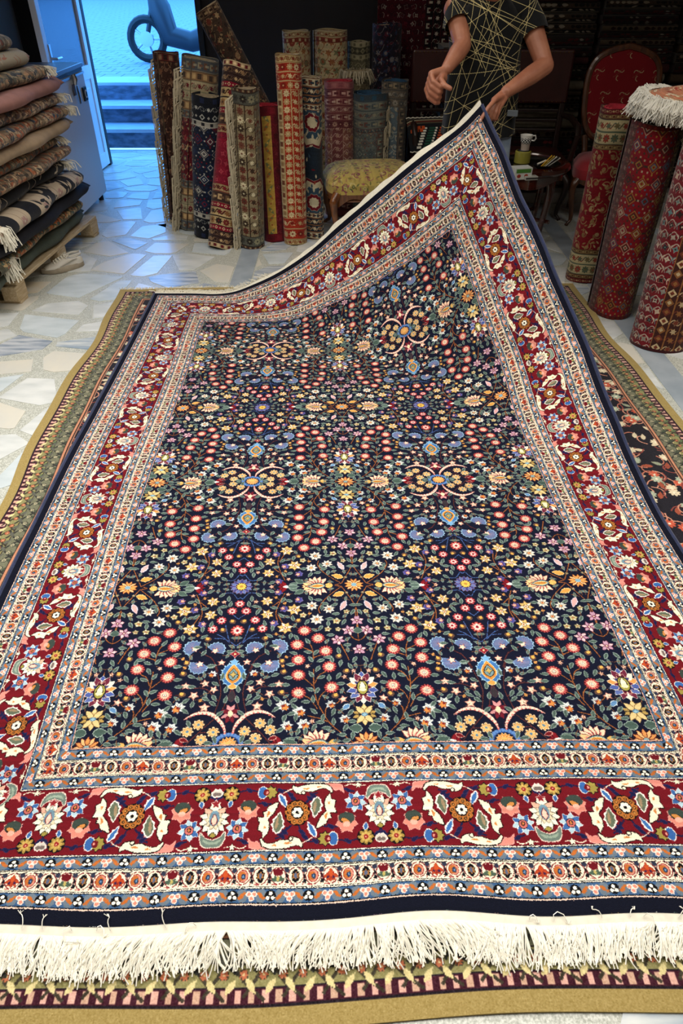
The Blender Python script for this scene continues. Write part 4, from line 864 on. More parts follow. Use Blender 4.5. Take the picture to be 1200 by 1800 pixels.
for k in range(15): # strays flicked up over the pile
    u=R.uniform(-.8,.9); a=R.gauss(0,.5); L=R.uniform(.02,.04); p=outS(u,0,.01,0,-.002); x,y,z=p; c0=R.gauss(0,1.6)
    pts=[(x+math.sin(a+c0*t)*L*t,y+math.cos(a+c0*t)*L*t,z+.004+.01*math.sin(PI*t)) for t in (0,.25,.5,.75,1)]; g.tube(pts,.0012,3)
    for q in range(3): e=pts[-1]; g.tube([e,(e[0]+R.gauss(0,.005),e[1]+.006,e[2]+.001)],.0009,3)
g.build('near_fringe',mat('bright_cotton','fbf7ea',.85),carpet,kind='stuff')
g=G()
for k in range(520):
    u=-1.15+.75*(k+R.random())/520; p=outS(u,0,.024,NVc,.006); a=R.gauss(0,.35); L=R.uniform(.04,.075); x,y,z=p
    g.tube([(x,y,z),(x+math.sin(a)*L*.5,y+math.cos(a)*L*.5,z+.002),(x+math.sin(a*1.4)*L,y+math.cos(a)*L,max(-.008,z-.004))],.0016,3,cap=False)
g.build('far_fringe',M['cream'],carpet,kind='stuff')
# ================================================================ carpet underneath
UZ=-.0155
ur=thing('patterned_carpet','dark floral carpet with gold edge lying flat under the big navy carpet','carpet',(OX,OY,0))
uw0,uw1,uv0,uv1=-1.355,1.54,-.61,3.30
def uf(a,b):
    u=uw0+(uw1-uw0)*a; v=uv0+(uv1-uv0)*b
    u+=(.012*math.sin(v*4.3)+.008*math.sin(v*9+1))*(1 if a>.5 else -1)*abs(2*a-1)**6; v+=.008*math.sin(u*6)*(abs(2*b-1)**6)
    u-=.015*math.exp(-((v-1.9)/.8)**2)*max(0,1-2.2*a)
    X,Y=u2w(u,v); z=UZ+.0012*math.sin(u*19)*math.sin(v*13); return (X-OX,Y-OY,z)
def ufd(a,b): p=uf(a,b); return (p[0],p[1],FZ)
UM=rugmat('under_carpet_pile',under_rug(),.92,.45,300)
G().grid(uf,60,90).build('pile',UM,ur)
g=G(); N=90
for fixed in ((0,1),(1,1),(0,0),(1,0)):
    e,ax=fixed
    F=(lambda a,b,e=e:tuple((1-b)*p+b*q for p,q in zip(uf(e,a),ufd(e,a)))) if ax else (lambda a,b,e=e:tuple((1-b)*p+b*q for p,q in zip(uf(a,e),ufd(a,e))))
    g.grid(F,N,1)
g.build('side_binding',mat('gold_binding','a58c4e',.9,bump=.3),ur)
g=G()
for k in range(700):
    a=(k+R.random())/700; x,y,z=uf(a,1); q=R.gauss(0,.4); L=R.uniform(.02,.05); g.tube([(x,y,z-.003),(x+math.sin(q)*L,y+math.cos(q)*L,FZ+.003)],.0018,3,cap=False)
g.build('fringe',M['cream'],ur,kind='stuff')
g=G()
for k in range(260):
    a=.12+.06*R.random(); x,y,z=uf(.385+R.gauss(0,.012),1); q=R.gauss(.2,.7); L=R.uniform(.03,.08); g.tube([(x,y,z),(x+math.sin(q)*L*.5,y+math.cos(q)*L*.5,z+.012),(x+math.sin(q)*L,y+math.cos(q)*L,FZ+.004)],.002,3,cap=False)
g.build('fringe_tuft',M['cream'],ur,kind='stuff')
# ================================================================ ROLLED CARPETS
def stuff_fringe(g,base,dirv,spread,n,L,r=.0022,R=R,seg=3):
    for k in range(n):
        p=base(R.random()); d=[dirv[q]+R.gauss(0,spread) for q in range(3)]; l=L*R.uniform(.6,1.15); m=math.sqrt(sum(x*x for x in d)) or 1
        g.tube([p,tuple(p[q]+d[q]/m*l*.5+R.gauss(0,.004) for q in range(3)),tuple(p[q]+d[q]/m*l-(0,0,.25*l)[q] for q in range(3))],[r,r,r*1.2],3,cap=False)
def roll(label,px,py,r,h,arr,top='beigeback',tilt=(0,0),rot=0,sq=1,turns=4,group='rolled carpets standing on end',world=None,side_fringe=None,top_fringe=0,bottom_fringe=0,sag=.02,flare=0):
    X,Y=world if world else ground(px,py); Y=Y+(r if not world else 0)
    t=thing('rolled_carpet',label,'rolled carpet',(X,Y,FZ+.001),0,group,rot=(math.radians(tilt[0]),math.radians(tilt[1]),rot))
    R=random.Random(int(px*7+py)); ph=R.random()*6; n=44; m=14
    def rr(q,z): return r*(1+sag*math.sin(2*q+ph)+sag*.7*math.sin(3*q+2*ph+z*2)+.025*math.sin(z*5+ph)+flare*(z/h-.5)) 
    # outer wrap: starts and ends at a visible lip
    def F(a,b):
        q=a*2*PI; z=b*h; k=rr(q,z)+.009*(a); return (k*math.cos(q+ph),k*math.sin(q+ph)*sq,z+.004*math.sin(3*q))
    g=G().grid(F,n,m,flip=False); g.build('carpet_face',arr if not isinstance(arr,np.ndarray) else rugmat('rolled_carpet_pile',arr),t)
    # spiral of inner turns, visible from above
    g=G(); N=turns*22; rin=.22
    def sp(k,off): s=k/N; a=s*turns*2*PI; rad=(rin+(1-rin)*s)*r*.985; return ((rad+off)*math.cos(a+ph),(rad+off)*math.sin(a+ph)*sq)
    hh=lambda k:h+ (.006*math.sin(k*.3)-.004)-.02*(1-k/N)
    for k in range(N):
        (a0,b0),(a1,b1)=sp(k,0),sp(k+1,0); (c0,d0),(c1,d1)=sp(k,-.011),sp(k+1,-.011); z0,z1=hh(k),hh(k+1)
        v=[(a0,b0,z0),(a1,b1,z1),(c1,d1,z1),(c0,d0,z0),(a0,b0,h*.55),(a1,b1,h*.55),(c1,d1,h*.55),(c0,d0,h*.55)]
        g.add(v,[(0,1,2,3),(0,4,5,1),(3,2,6,7)])
    g.build('rolled_end',M[top] if isinstance(top,str) else top,t)
    g=G().lathe([(.01,.0),(r*.97,0)],24,(0,0,.002),1,sq,cap=False); g.build('rolled_base',M['backing'],t)
    if side_fringe:
        ang,z0,z1,num,L,mt=side_fringe; g=G(); a=math.radians(ang)
        R2=random.Random(3)
        for k in range(num//2):
            s=(k//5*5+R2.random()*2.2)/(num//2); ck=math.sin(k//5*2.3); z=z0+(z1-z0)*s; q=a-ph; x,y=(rr(q,z)+.004)*math.cos(a),(rr(q,z)+.004)*math.sin(a)*sq; e=R2.gauss(0,.25)+.5*ck; l=L*R2.uniform(.7,1.2)*(1.15+.5*math.sin(k//5*1.7))
            dx,dy=math.cos(a+e),math.sin(a+e); g.tube([(x,y,z),(x+dx*l*.5,y+dy*l*.5,z-l*.25),(x+dx*l*.45,y+dy*l*.42,z-l*1.15)],.0034,3,cap=False)
        g.build('fringe',M[mt],t,kind='stuff')
    if top_fringe:
        g=G(); R2=random.Random(5)
        for k in range(top_fringe): q=R2.random()*2*PI; x,y=r*math.cos(q),r*math.sin(q)*sq; l=R2.uniform(.03,.09); g.tube([(x,y,h),(x*1.12,y*1.12,h+.01),(x*1.2+R2.gauss(0,.01),y*1.2,h-l)],.0025,3,cap=False)
        g.build('top_fringe',M['cream2'],t,kind='stuff')
    if bottom_fringe:
        g=G(); R2=random.Random(6)
        for k in range(bottom_fringe): q=R2.random()*2*PI; x,y=r*math.cos(q),r*math.sin(q)*sq; l=R2.uniform(.02,.06); g.tube([(x,y,.012),(x*1.1+R2.gauss(0,.01),y*1.1+R2.gauss(0,.01),.006),(x*(1+l/r),y*(1+l/r),.004)],.0025,3,cap=False)
        g.build('bottom_fringe',M['cream2'],t,kind='stuff')
    return t
GB='rolled carpets standing left of the stool'
T=rug_tex
# left cluster ------------------------------------------------------------
roll('slim dark brown rolled rug nearest the door, leaning, pale fringe down its side',322,396,.085,1.13,T(.6,1.1,'3c241c',['6a4a3a','8a6a50','2a1814','7a5038'],'floral',1,ends=((.05,'5a2420','dash',['8a6a50','2a1814']),),sides=((.45,.62,'4a3024','vine',['7a6048','9a7a58','241410']),)),tilt=(0,3),world=(-1.30,5.80),side_fringe=(200,.02,1.1,520,.055,'cream2'),bottom_fringe=70,group=GB)
roll('rolled rug with grey and cream banded top and long pale fringe, second from the door',333,402,.12,1.13,T(.9,1.1,'5c1420',['8a2a34','b89a70','3a4048','7a6a50'],'floral',2,ends=((.07,'4c5054','key',['6a4a3a','8a8470']),(.055,'8a6a4a','dash',['c0a070','4a3a30']),(.12,'a89a7a','ros',['6a2028','8a8468']),(.055,'8a6a4a','dash',['c0a070','4a3a30']),(.05,'4c5054','key',['6a4a3a','8a8470']))),tilt=(0,9.5),side_fringe=(212,.02,1.08,800,.075,'cream2'),world=(-1.15,5.60),group=GB)
roll('navy geometric rolled rug with stepped white lines, left of the red roll',356,408,.1,.93,T(.65,.95,'141c30',['6a1828','a8a8a0','1c2c4c','8a8478'],'geo',3,ends=((.05,'10141e','dash',['1c2440','10141e']),(.1,'10141e','dia',['a8a8a0','10141e']),(.035,'a8a498','dash',['202028','a8a498'])),sides=((.2,.45,'6a1426','dash',['7a1a2a','5a1020']),)),tilt=(0,6.5),world=(-1.02,5.40),group=GB)
roll('crimson rolled rug with cream and brown bands, second tall roll from the doorway',385,440,.088,1.15,T(.55,1.15,'7c1228',['8c1830','70102a','a83a48'],'lattice',4,ends=((.03,'9a8060','dash',['5a1018','c8b088']),(.09,'3c2824','vine',['b89a70','8a6a4a','241410']),(.03,'7c1228','dia',['c8b088','7c1228']),(.12,'b39a6c','floral' and 'ros',['6a2020','8a6038','2a1c18']),(.03,'7c1228','dia',['c8b088','7c1228']),(.07,'3c2824','key',['b89a70','6a5038']),(.05,'a08860','vine',['4a2418','7a2028']))),tilt=(-10,10.5),group=GB)
roll('grey-beige rolled rug with daisy border and shaggy fringe, in front of the crimson roll',442,438,.085,1.0,T(.53,1.0,'6c6250',['8c7c5c','4a4a40','5c2a20','7a6a4c'],'floral',5,ends=((.02,'5a2a20','dash',['8c7c5c','3a2a20']),(.07,'54544a','ros',['8a8468','3c3a34','2a2420']),),sides=((.4,.52,'54544a','ros',['8a8468','3c3a34','2a2420']),(.52,.98,'85775a','ros',['d0c4a0','6a4030','5c2a20','3a2c20']),)),tilt=(0,2),rot=math.radians(-10),side_fringe=(222,.02,.97,760,.065,'cream2'),group=GB)
roll('short dark red rolled rug with a wide yellow stripe and bright red top',482,426,.083,.88,T(.52,.9,'5c0e1a',['6c1420','4a0c16','7a2430'],'lattice',6,sides=((.22,.3,'5c0e1a','dash',['4a1018','5c0e1a']),(.3,.42,'b08c3c','zig',['a06030','6a7048','c09c48']),(.56,.62,'c0a868','dash',['c8b078','7a5a30']),(.68,.86,'b08c3c','zig',['a06030','6a7048','c09c48'])),ends=((.06,'6a0f1c','dash',['7a1824','5a0c18']),)),top='redback',tilt=(0,0),rot=math.radians(22),group=GB)
roll('tall cream rolled rug with rust-red floral ends, centre of the row',518,431,.078,1.17,T(.48,1.17,'c9b688',['7a3020','9a7048','b06038','8a8460'],'scroll',7,ends=((.04,'b8a272','vine',['7a3020','8a6a40']),(.15,'9c2c18','ros',['d0bc90','7a1c10','b89a6c']),(.0,'c9b688','dash',['c9b688'])),sides=((.0,.16,'9c2c18','ros',['d0bc90','b89a6c']),(.16,.25,'c2ad80','dash',['6a3a20','9a7a50']),(.56,.66,'c2ad80','dash',['6a3a20','9a7a50']),(.66,1,'9c2c18','ros',['d0bc90','b89a6c']))),group=GB)
roll('navy and wine medallion rolled rug with pale top, right of the tall cream roll',551,420,.072,1.03,T(.45,1.03,'1b2734',['6a1220','c8bc9c','344a5c','8a3a28','c8bc9c'],'medal',8,ends=((.05,'c8bc9c','key',['23303c','6a4030']),(.1,'1b2734','floral' and 'vine',['c8bc9c','8a5a38']),(.035,'c8bc9c','key',['23303c','6a4030']))),group=GB)
roll('dusty pink rolled rug with geometric border and gold side, behind the stool',594,398,.104,.94,T(.62,1.0,'8c5a50',['c8a898','6a3038','b08a78','a87a3c'],'lattice',9,ends=((.05,'9c5a5c','dash',['a86868','8a4a50']),(.06,'7a4444','key',['c0988c','5a2a30']),(.16,'92605a','geo' and 'key',['c8a898','6a3038']),(.05,'6a3a3c','ros',['b08a78','5a2a30'])),sides=((.36,.48,'a8763a','dash',['a8763a','9a6a30']),(.66,.8,'7a4444','vine',['c0988c','b08a78']))),top='redback',rot=math.radians(-60),world=(-.02,5.98),group='rolled carpets behind the stool')
G2='rolled carpets behind the stool'
roll('olive-beige rolled rug with folded creamy edge, peeking between pink and blue-grey rolls',612,398,.105,.97,T(.6,1,'6a5f48',['8a8064','4a4434','a09474'],'floral',10,ends=((.03,'9a8e70','dash',['6a5f48','9a8e70']),(.05,'4a4434','zig',['a09474','6a5f48']))),world=(.11,6.22),top_fringe=120,group=G2)
roll('blue-grey rolled rug with maze pattern and blue top, behind the stool',648,398,.125,.86,T(.75,.95,'646a66',['8a8e80','6a4a44','4a5458','8f8468'],'geo',11,ends=((.05,'38424a','dash',['2c4c60','38424a']),(.2,'6c7068','key',['8f8a74','6a4a44','4a5458']),(.03,'4a5458','zig',['8a8e80','6a4a44'])),sides=((.4,.55,'5e665f','key',['9a9a84','6a4a44']),(.6,.9,'6e726a','key',['6a4a44','9a9a84']))),top='blueback',world=(.215,6.0),flare=.1,group=G2)
roll('slate-blue rolled rug with teal top, rightmost behind the stool',684,398,.10,.93,T(.7,1,'56646c',['8a9490','7a6a58','9a9484'],'scroll',12,ends=((.06,'5c544a','key',['8a7a60','3a3a38']),(.12,'62584c','ros',['8a8478','4a4a48']),),sides=((.5,.62,'5a5048','key',['8a7a60','3a3a38']),)),top='blueback',world=(.405,6.06),rot=.5,side_fringe=(215,.3,.8,120,.07,'cream2'),group=G2)
roll('slender olive rolled rug with folded top behind the blue-grey roll',632,398,.085,1.14,T(.55,1.15,'565240',['7a745a','3a382c','8a8468'],'lattice',13,ends=((.03,'8a8468','dash',['565240','8a8468']),(.05,'3a382c','dia',['7a745a','565240']),(.03,'8a8468','dash',['565240','8a8468']))),world=(.14,6.47),turns=3,group=G2)
for k,(wx,lab) in enumerate(((-.33,'cream rolled rug with red flower sprays just right of the tall cream roll, rear row'),(-.08,'cream rolled rug with red flower sprays behind the dusty pink roll, rear row'))):
    roll(lab,540+k*50,398,.1 if k==0 else .125,1.22,T(.7,1.25,'ab9a74',['7a3428','6a6a4c','8a5a38'],'floral',14+k,ends=((.04,'8a7a58','vine',['6a3020','b8a880']),(.03,'6a2c20','dash',['ab9a74','6a2c20']))),world=(wx*1.05,6.3+.06*k),group=G2)
roll('dark plum and navy patterned rolled rug in the rear row under the olive rolls',690,390,.11,1.25,T(.7,1.3,'1c1824',['4a1a28','6a6464','24304a'],'floral',17),world=(.36,6.52),group=G2)
# slanting roll lying over the others
t=thing('rolled_carpet','dark brown rolled rug leaning at a slant behind the grey-beige roll','rolled carpet',(-.21,5.80,FZ+.04),0,GB,rot=(0,math.radians(-28),0))
g=G().grid(lambda a,b:((.085+.004*math.sin(a*12.6))*math.cos(a*2*PI),(.085+.004*math.sin(a*12.6))*math.sin(a*2*PI),b*1.52),32,12); g.build('carpet_face',rugmat('slanted_roll_pile',T(.55,1.5,'3a2c22',['7a6044','5a2a20','8a7454','241a14'],'floral',18,ends=((.05,'5a4434','key',['8a7454','2a1c14']),))),t)
for z,zi in ((.0,.02),(1.52,1.5)):
    g=G()
    for k in range(3): g.lathe([(.083-.024*k,z-.004),(.083-.024*k,z+.004),(.072-.024*k,z+.004),(.072-.024*k,z-.004)],24,cap=False)
    g.lathe([(.002,zi),(.08,zi)],20,cap=False); g.build('rolled_end',M['beigeback'],t)
# right cluster --------------------------------------------------------------
G3='rolled carpets standing at the right edge'
roll('red rolled rug with cream palmette band and pink spiral top, farthest of the right row',1030,498,.103,.985,T(.72,1,'7a0f1a',['a89468','8a6a44','9a7a50'],'scroll',20,res=.0015,ends=((.025,'5a1018','vine',['a89468','5a1018']),(.028,'6a5434','vine',['a08a58','4a1a14']),(.13,'b5a67e','ros',['6a5c3c','8a3a2c','54604c']),(.03,'7a6440','vine',['a08a58','4a2c1c']))),top='redback',turns=5,group=G3)
roll('brownish red rolled rug with grey medallion and gold side band, second of the right row',1084,562,.152,1.0,T(.97,1.04,'780e18',['4a5464','8a6a30','a08a70','3c2a20'],'geo',21,res=.0015,ends=((.02,'5a1a14','dash',['6a2018','4a1410']),),sides=((.0,.1,'4c2c22','floral' and 'vine',['7a6050','6a3028']),(.38,.48,'7a5c2c','key',['5a3a1c','a08450','3a2414']),(.6,.72,'5a3a2c','vine',['8a7060','4a2018']),(.88,1,'4c2c22','zig',['7a6050','6a3028']))),top='backing',rot=math.radians(278),sq=.8,turns=5,group=G3)
roll('purple-brown rolled rug with small white motifs, between the red rolls at the right edge',1118,586,.09,.975,T(.7,1.0,'352028',['4a2c30','8a8478','2a1a20','2a6a6a','5c3a34'],'blotch' and 'floral',22,res=.0015,ends=((.02,'2a1a1c','dash',['4a2c30','2a1a1c']),)),top='backing',world=(1.80,3.745),group=G3,top_fringe=60)
roll('crimson lattice rolled rug with gold band, nearest of the right row',1174,622,.15,.98,T(.95,1.02,'6c0f1a',['b0a090','8a8478','5a7a7a','2a1414','c0a890'],'lattice',23,res=.0015,sides=((.42,.62,'3c1a14','dia',['c0a880','6a3020','8a5a30']),(.62,.68,'9a7a34','dash',['9a7a34','8a6c2c']),(.9,1,'3c1a14','dia',['c0a880','6a3020'])),ends=((.015,'3c1014','dash',['3c1014']),)),top='backing',rot=math.radians(212),group=G3)
roll('wine-red rolled rug just outside the right edge of the row',1300,640,.14,1.0,T(.9,1,'5c0f1a',['b0a090','8a8478','5a7a7a'],'floral',24,res=.002),top='redback',group=G3)
# folded rug with heavy fringe resting on those rolls
fr=thing('folded_rug','folded rug with thick white fringe and orange floral face resting on the right rolls','folded rug',(2.09,3.93,1.0-.02))
FM=rugmat('folded_rug_face',T(.9,.9,'c07a58',['e0c8a0','a8341c','8a7a5c','e8d8b8'],'scroll',31,res=.002,ends=((.04,'d8b090','dash',['a8341c','e0c8a0']),)),.9)
def slab(a,b,top):
    # rounded slab; a around plan angle, b radius
    q=a*2*PI; rx=.56*(1+.03*math.sin(3*q)); ry=.36*(1+.04*math.sin(2*q+1)); return rx*math.cos(q)*b,ry*math.sin(q)*b,(.105+.008*math.sin(q*3)+.045*(1-b**3)) if top else 0
G().grid(lambda a,b:slab(a,max(b,.001),True),48,8).build('carpet_face',FM,fr)
G().grid(lambda a,b:(slab(a,1,True)[0]*(1-.06*b),slab(a,1,True)[1]*(1-.06*b),slab(a,1,True)[2]*(1-b)),48,4,flip=True).grid(lambda a,b:(slab(a,max(b,.01),False)[0]*.94,slab(a,max(b,.01),False)[1]*.94,0),48,2,flip=True).build('folded_edge',rugmat('folded_rug_underside',T(.9,.3,'2c1c14',['5a4428','7a5a30','3a2a1c'],'floral',32)),fr)
g=G(); R=random.Random(9)
for k in range(2600):
    q=PI*.72+R.random()*PI*1.05; ly=R.random(); fl_=.6+.4*math.sin(q*23)+R.gauss(0,.25); x,y,z=slab(q/(2*PI),1.0,True); z+=.012; l=R.uniform(.05,.085)+.02*ly; e=q+R.gauss(0,.3); b=.97+.04*R.random()
    p=(x*b,y*b,z-.004); o_=.022+.016*fl_; g.tube([p,(p[0]+o_*math.cos(e),p[1]+o_*math.sin(e),p[2]+R.gauss(.0,.006)),(p[0]+o_*1.5*math.cos(e)+R.gauss(0,.01),p[1]+o_*1.5*math.sin(e)+R.gauss(0,.008),p[2]-l*.5),(p[0]+o_*1.3*math.cos(e)+R.gauss(0,.018),p[1]+o_*1.3*math.sin(e)+R.gauss(0,.012),p[2]-l)],[.003,.0034,.003,.002],3,cap=False)
g.build('fringe',mat('white_wool_fringe','e6e2d6',.9,noise=.1),fr,kind='stuff')
# ================================================================ FOLDED RUG STACK ON A PALLET
pal=thing('wooden_pallet','pale pine pallet under the stack of folded rugs','pallet',(-2.46,4.76,FZ),math.radians(-4))
for x in (.50,.10,-.30): G().box((x+.0,.03,.118),(.095,1.38,.022)).build('deck_board',M['pine'],pal,smooth=False,bevel=.002)
for y in (-.62,.03,.66):
    G().box((.1,y,.008),(.9,.1,.016)).build('bottom_board',M['pine'],pal,smooth=False,bevel=.002)
    for x in (.5,.1,-.3): G().box((x,y,.0615),(.095,.13,.09)).build('block',M['pine'],pal,smooth=False,bevel=.003)
p2=thing('wooden_pallet','second pine pallet cut off at the left edge of the photo','pallet',(-2.58,3.42,FZ))
for x in (.45,.1,-.25): G().box((x,0,.118),(.095,1.1,.022)).build('deck_board',M['pine'],p2,smooth=False,bevel=.002)
for y in (-.5,0,.5):
    for x in (.45,.1,-.25): G().box((x,y,.055),(.095,.12,.105)).build('block',M['pine'],p2,smooth=False,bevel=.003)
specs=[ # thickness, near z bottom, base colour, cols, style, right edge x shift, label
 (.090,'4a5248',['5a6254','3e463e'],'plain','plain grey-green folded rug at the very bottom of the stack'),
 (.075,'5c5a44',['b5673a','8a7a58','4a5a50','c0a070'],'blotch','olive and orange floral folded rug, second from the bottom of the stack'),
 (.085,'12141f',['171a28','0f111a'],'plain','plain midnight navy folded rug under the black and cream banded one'),
 (.110,'11121a',['c9b59c','bda58c','11121a'],'bigcream','black folded rug with broad pale cream panels and dark bands, low in the stack'),
 (.090,'101218',['b8aa92','1a1c24'],'sparse','black folded rug with a few cream leaves above the banded one'),
 (.070,'8a7660',['a88a6a','5c5248','b06a48','c8b08c'],'blotch','tan and slate folded rug with dark end, middle of the stack'),
 (.070,'77705e',['a86040','8a8470','545a58','b89a78'],'blotch','grey-green folded rug with rusty flowers, middle of the stack'),
 (.080,'b39c80',['b89f84','a88f74'],'plain','plain beige folded rug in the middle of the stack'),
 (.080,'9a8468',['b0603c','3e4c5c','c0a888','7a4a38'],'blotch','striped folded rug with orange and slate flowers above the plain beige one'),
 (.075,'a08870',['5a4a48','8a5a40','c8b090','4a5458'],'blotch','tawny striped folded rug below the pink one'),
 (.085,'a87a72',['b08478','9c6e68'],'plain','plain dusty pink folded rug near the top of the stack'),
 (.080,'8f8068',['454a50','b08a68','5a5a50','c0b090'],'blotch','beige folded rug with dark leaf scrolls just above the pink one'),
 (.090,'a39a88',['a06a58','8a9088','b8ac98'],'sparse','pale grey-beige folded rug second from the top of the stack'),
 (.085,'8c8478',['6a6a68','a89888','7a4a40'],'blotch','grey folded rug on top of the stack'),
]
z=.131+FZ; R=random.Random(31); XE=[-1.95,-1.93,-1.89,-1.88,-1.95,-1.91,-1.96,-1.90,-1.90,-1.93,-1.90,-1.94,-1.98,-2.02]; YE=[5.40,5.33,5.46,5.36,5.22,5.36,5.26,5.42,5.40,5.36,5.40,5.28,5.16,5.06]
for k,(th,base,cols,style,lab) in enumerate(specs):
    xe,ye=XE[k],YE[k]; y0=3.86+R.uniform(-.03,.05); t=thing('folded_rug',lab,'folded rug',(-2.42,4.6,z),math.radians(-2.5-R.random()*1.5),'folded rugs stacked on the pallet')
    ph=R.random()*6
    def cs(a,yy,xe=xe,th=th,ph=ph):
        # cross section in xz: stadium from back bottom around the front fold to the back top
        r=th/2*.985; L=.9; wv=.016*math.sin(yy*5+ph)+.009*math.sin(yy*13+ph); s=a
        if s<.3: x=-L+(L-r)*s/.3; zz=0
        elif s<.7: q=(s-.3)/.4*PI-PI/2; x=-r*1.3+r*1.7*math.cos(q); zz=r+r*math.sin(q)
        else: x=-r-(L-r)*(s-.7)/.3; zz=2*r
        if s<.3: x=-L+(L-r)*s/.3
        return xe+x+wv*(1 if .25<s<.75 else .3), zz
    def F(a,b,y0=y0,ye=ye,ph=ph,th=th):
        # ends droop in where the rug is folded a second time
        yy=y0+(ye-y0)*b; x,zz=cs(a,yy); e=max(0,(b-.93)/.07); c_=th/2
        yy2=yy-.0; zz=c_+(zz-c_)*(math.sqrt(max(0,1-e*e))*.96+.04); x=x-.035*e*e*(1 if .3<a<.7 else .6)
        return (x+2.42,yy2-4.6,zz)
    g=G().grid(F,34,56,uvfn=lambda a,b:(b,a),flip=True)
    # closing end face
    n=35
    if style=='plain': m_=mat('plain_folded_rug',base,.9,noise=.18,nscale=12,bump=.4,bscale=120)
    else:
        w_,h_=1.45,.5
        if style=='bigcream':
            arr=T(w_,h_,'11121a',['c3ad92'],'plain',40+k); c=Cv(w_,h_,'11121a',.002); R3=random.Random(3)
            for x0 in np.arange(.0,1.5,.30): c.box(x0,0,x0+.17,h_,'c6b49a'); c.line([(x0+.04,0),(x0+.06,.25),(x0+.03,.5)],.006,'9c8270'); c.line([(x0+.12,0),(x0+.13,.5)],.004,'a88a78'); c.ros(x0+.09,.25,.035,6,['b08a80','cdbda6'],None)
            for q in range(150):
                x,y=.62+R3.random()*.75,R3.random()*.5; c.leaf(x,y,.07,.022,R3.random()*3,'11121a' if R3.random()<.5 else 'c6b49a')
            arr=c.a.astype(np.float32)
        elif style=='sparse':
            c=Cv(w_,h_,base,.002); R3=random.Random(k)
            for q in range(60): x,y=R3.random()*w_,R3.random()*h_; c.leaf(x,y,.07,.02,R3.random()*3,cols[q%len(cols)]); c.line([(x,y),(x+.05,y+.04),(x+.03,y+.09)],.006,cols[0])
            arr=c.a.astype(np.float32)
        else:
            arr=T(w_,h_,base,cols,'blotch',40+k); h2,w2=arr.shape[:2]; X=np.arange(w2); st_=(np.sin(X*.22+3*np.sin(X*.02+k))>.72)|(np.sin(X*.05+k)>.9)
            arr[:,st_]*=.72
        m_=rugmat('folded_rug_pile',arr,.92,.5,160)
    g.build('carpet_face',m_,t)
    g=G(); g.add([(F(q/34,1)) for q in range(35)],[tuple(range(35))]); g.build('end_fold',m_ if style=='plain' else mat('folded_rug_end',base,.9,noise=.3,nscale=30),t)
    # inner turn showing at the far end
    xe_=xe+2.42; 
    if k in (10,7,4,2,0,12): 
        g=G(); pts=[(xe_-.05-.02*math.cos(q),ye-4.6-.02+.035*math.sin(q*.5),th/2+th*.36*math.sin(q-PI/2)) for q in np.linspace(0,PI,7)]; g.tube([(xe_-.28,ye-4.6-.03,th*.25),(xe_-.08,ye-4.6+.0,th*.25),(xe_-.035,ye-4.6+.012,th*.5),(xe_-.08,ye-4.6+.0,th*.75),(xe_-.28,ye-4.6-.03,th*.75)],[.018,.02,.022,.02,.018],8); g.build('fold_loop',m_ if style=='plain' else mat('folded_rug_loop',base,.9,noise=.3,nscale=30),t)
    if k in (9,6,4,3,1,11,8):
        g=G(); far=k in (9,6,8,4,11)
        yb=(ye-4.6-.03) if far else (y0-4.6+.16); 
        for q in range(34 if far else 70):
            x=xe_-.03+R.gauss(0,.02); yy=yb+R.gauss(0,.022); l=R.uniform(.03,.06) if far else R.uniform(.06,.13); z0=th*.8
            g.tube([(x,yy,z0),(x+.04+R.gauss(0,.008),yy+R.gauss(0,.01),z0-.01),(x+.055+R.gauss(0,.012),yy+R.gauss(0,.012),z0-l)],[.0028,.003,.0035],3,cap=False)
        g.build('fringe',M['cream'],t,kind='stuff')
    z+=th
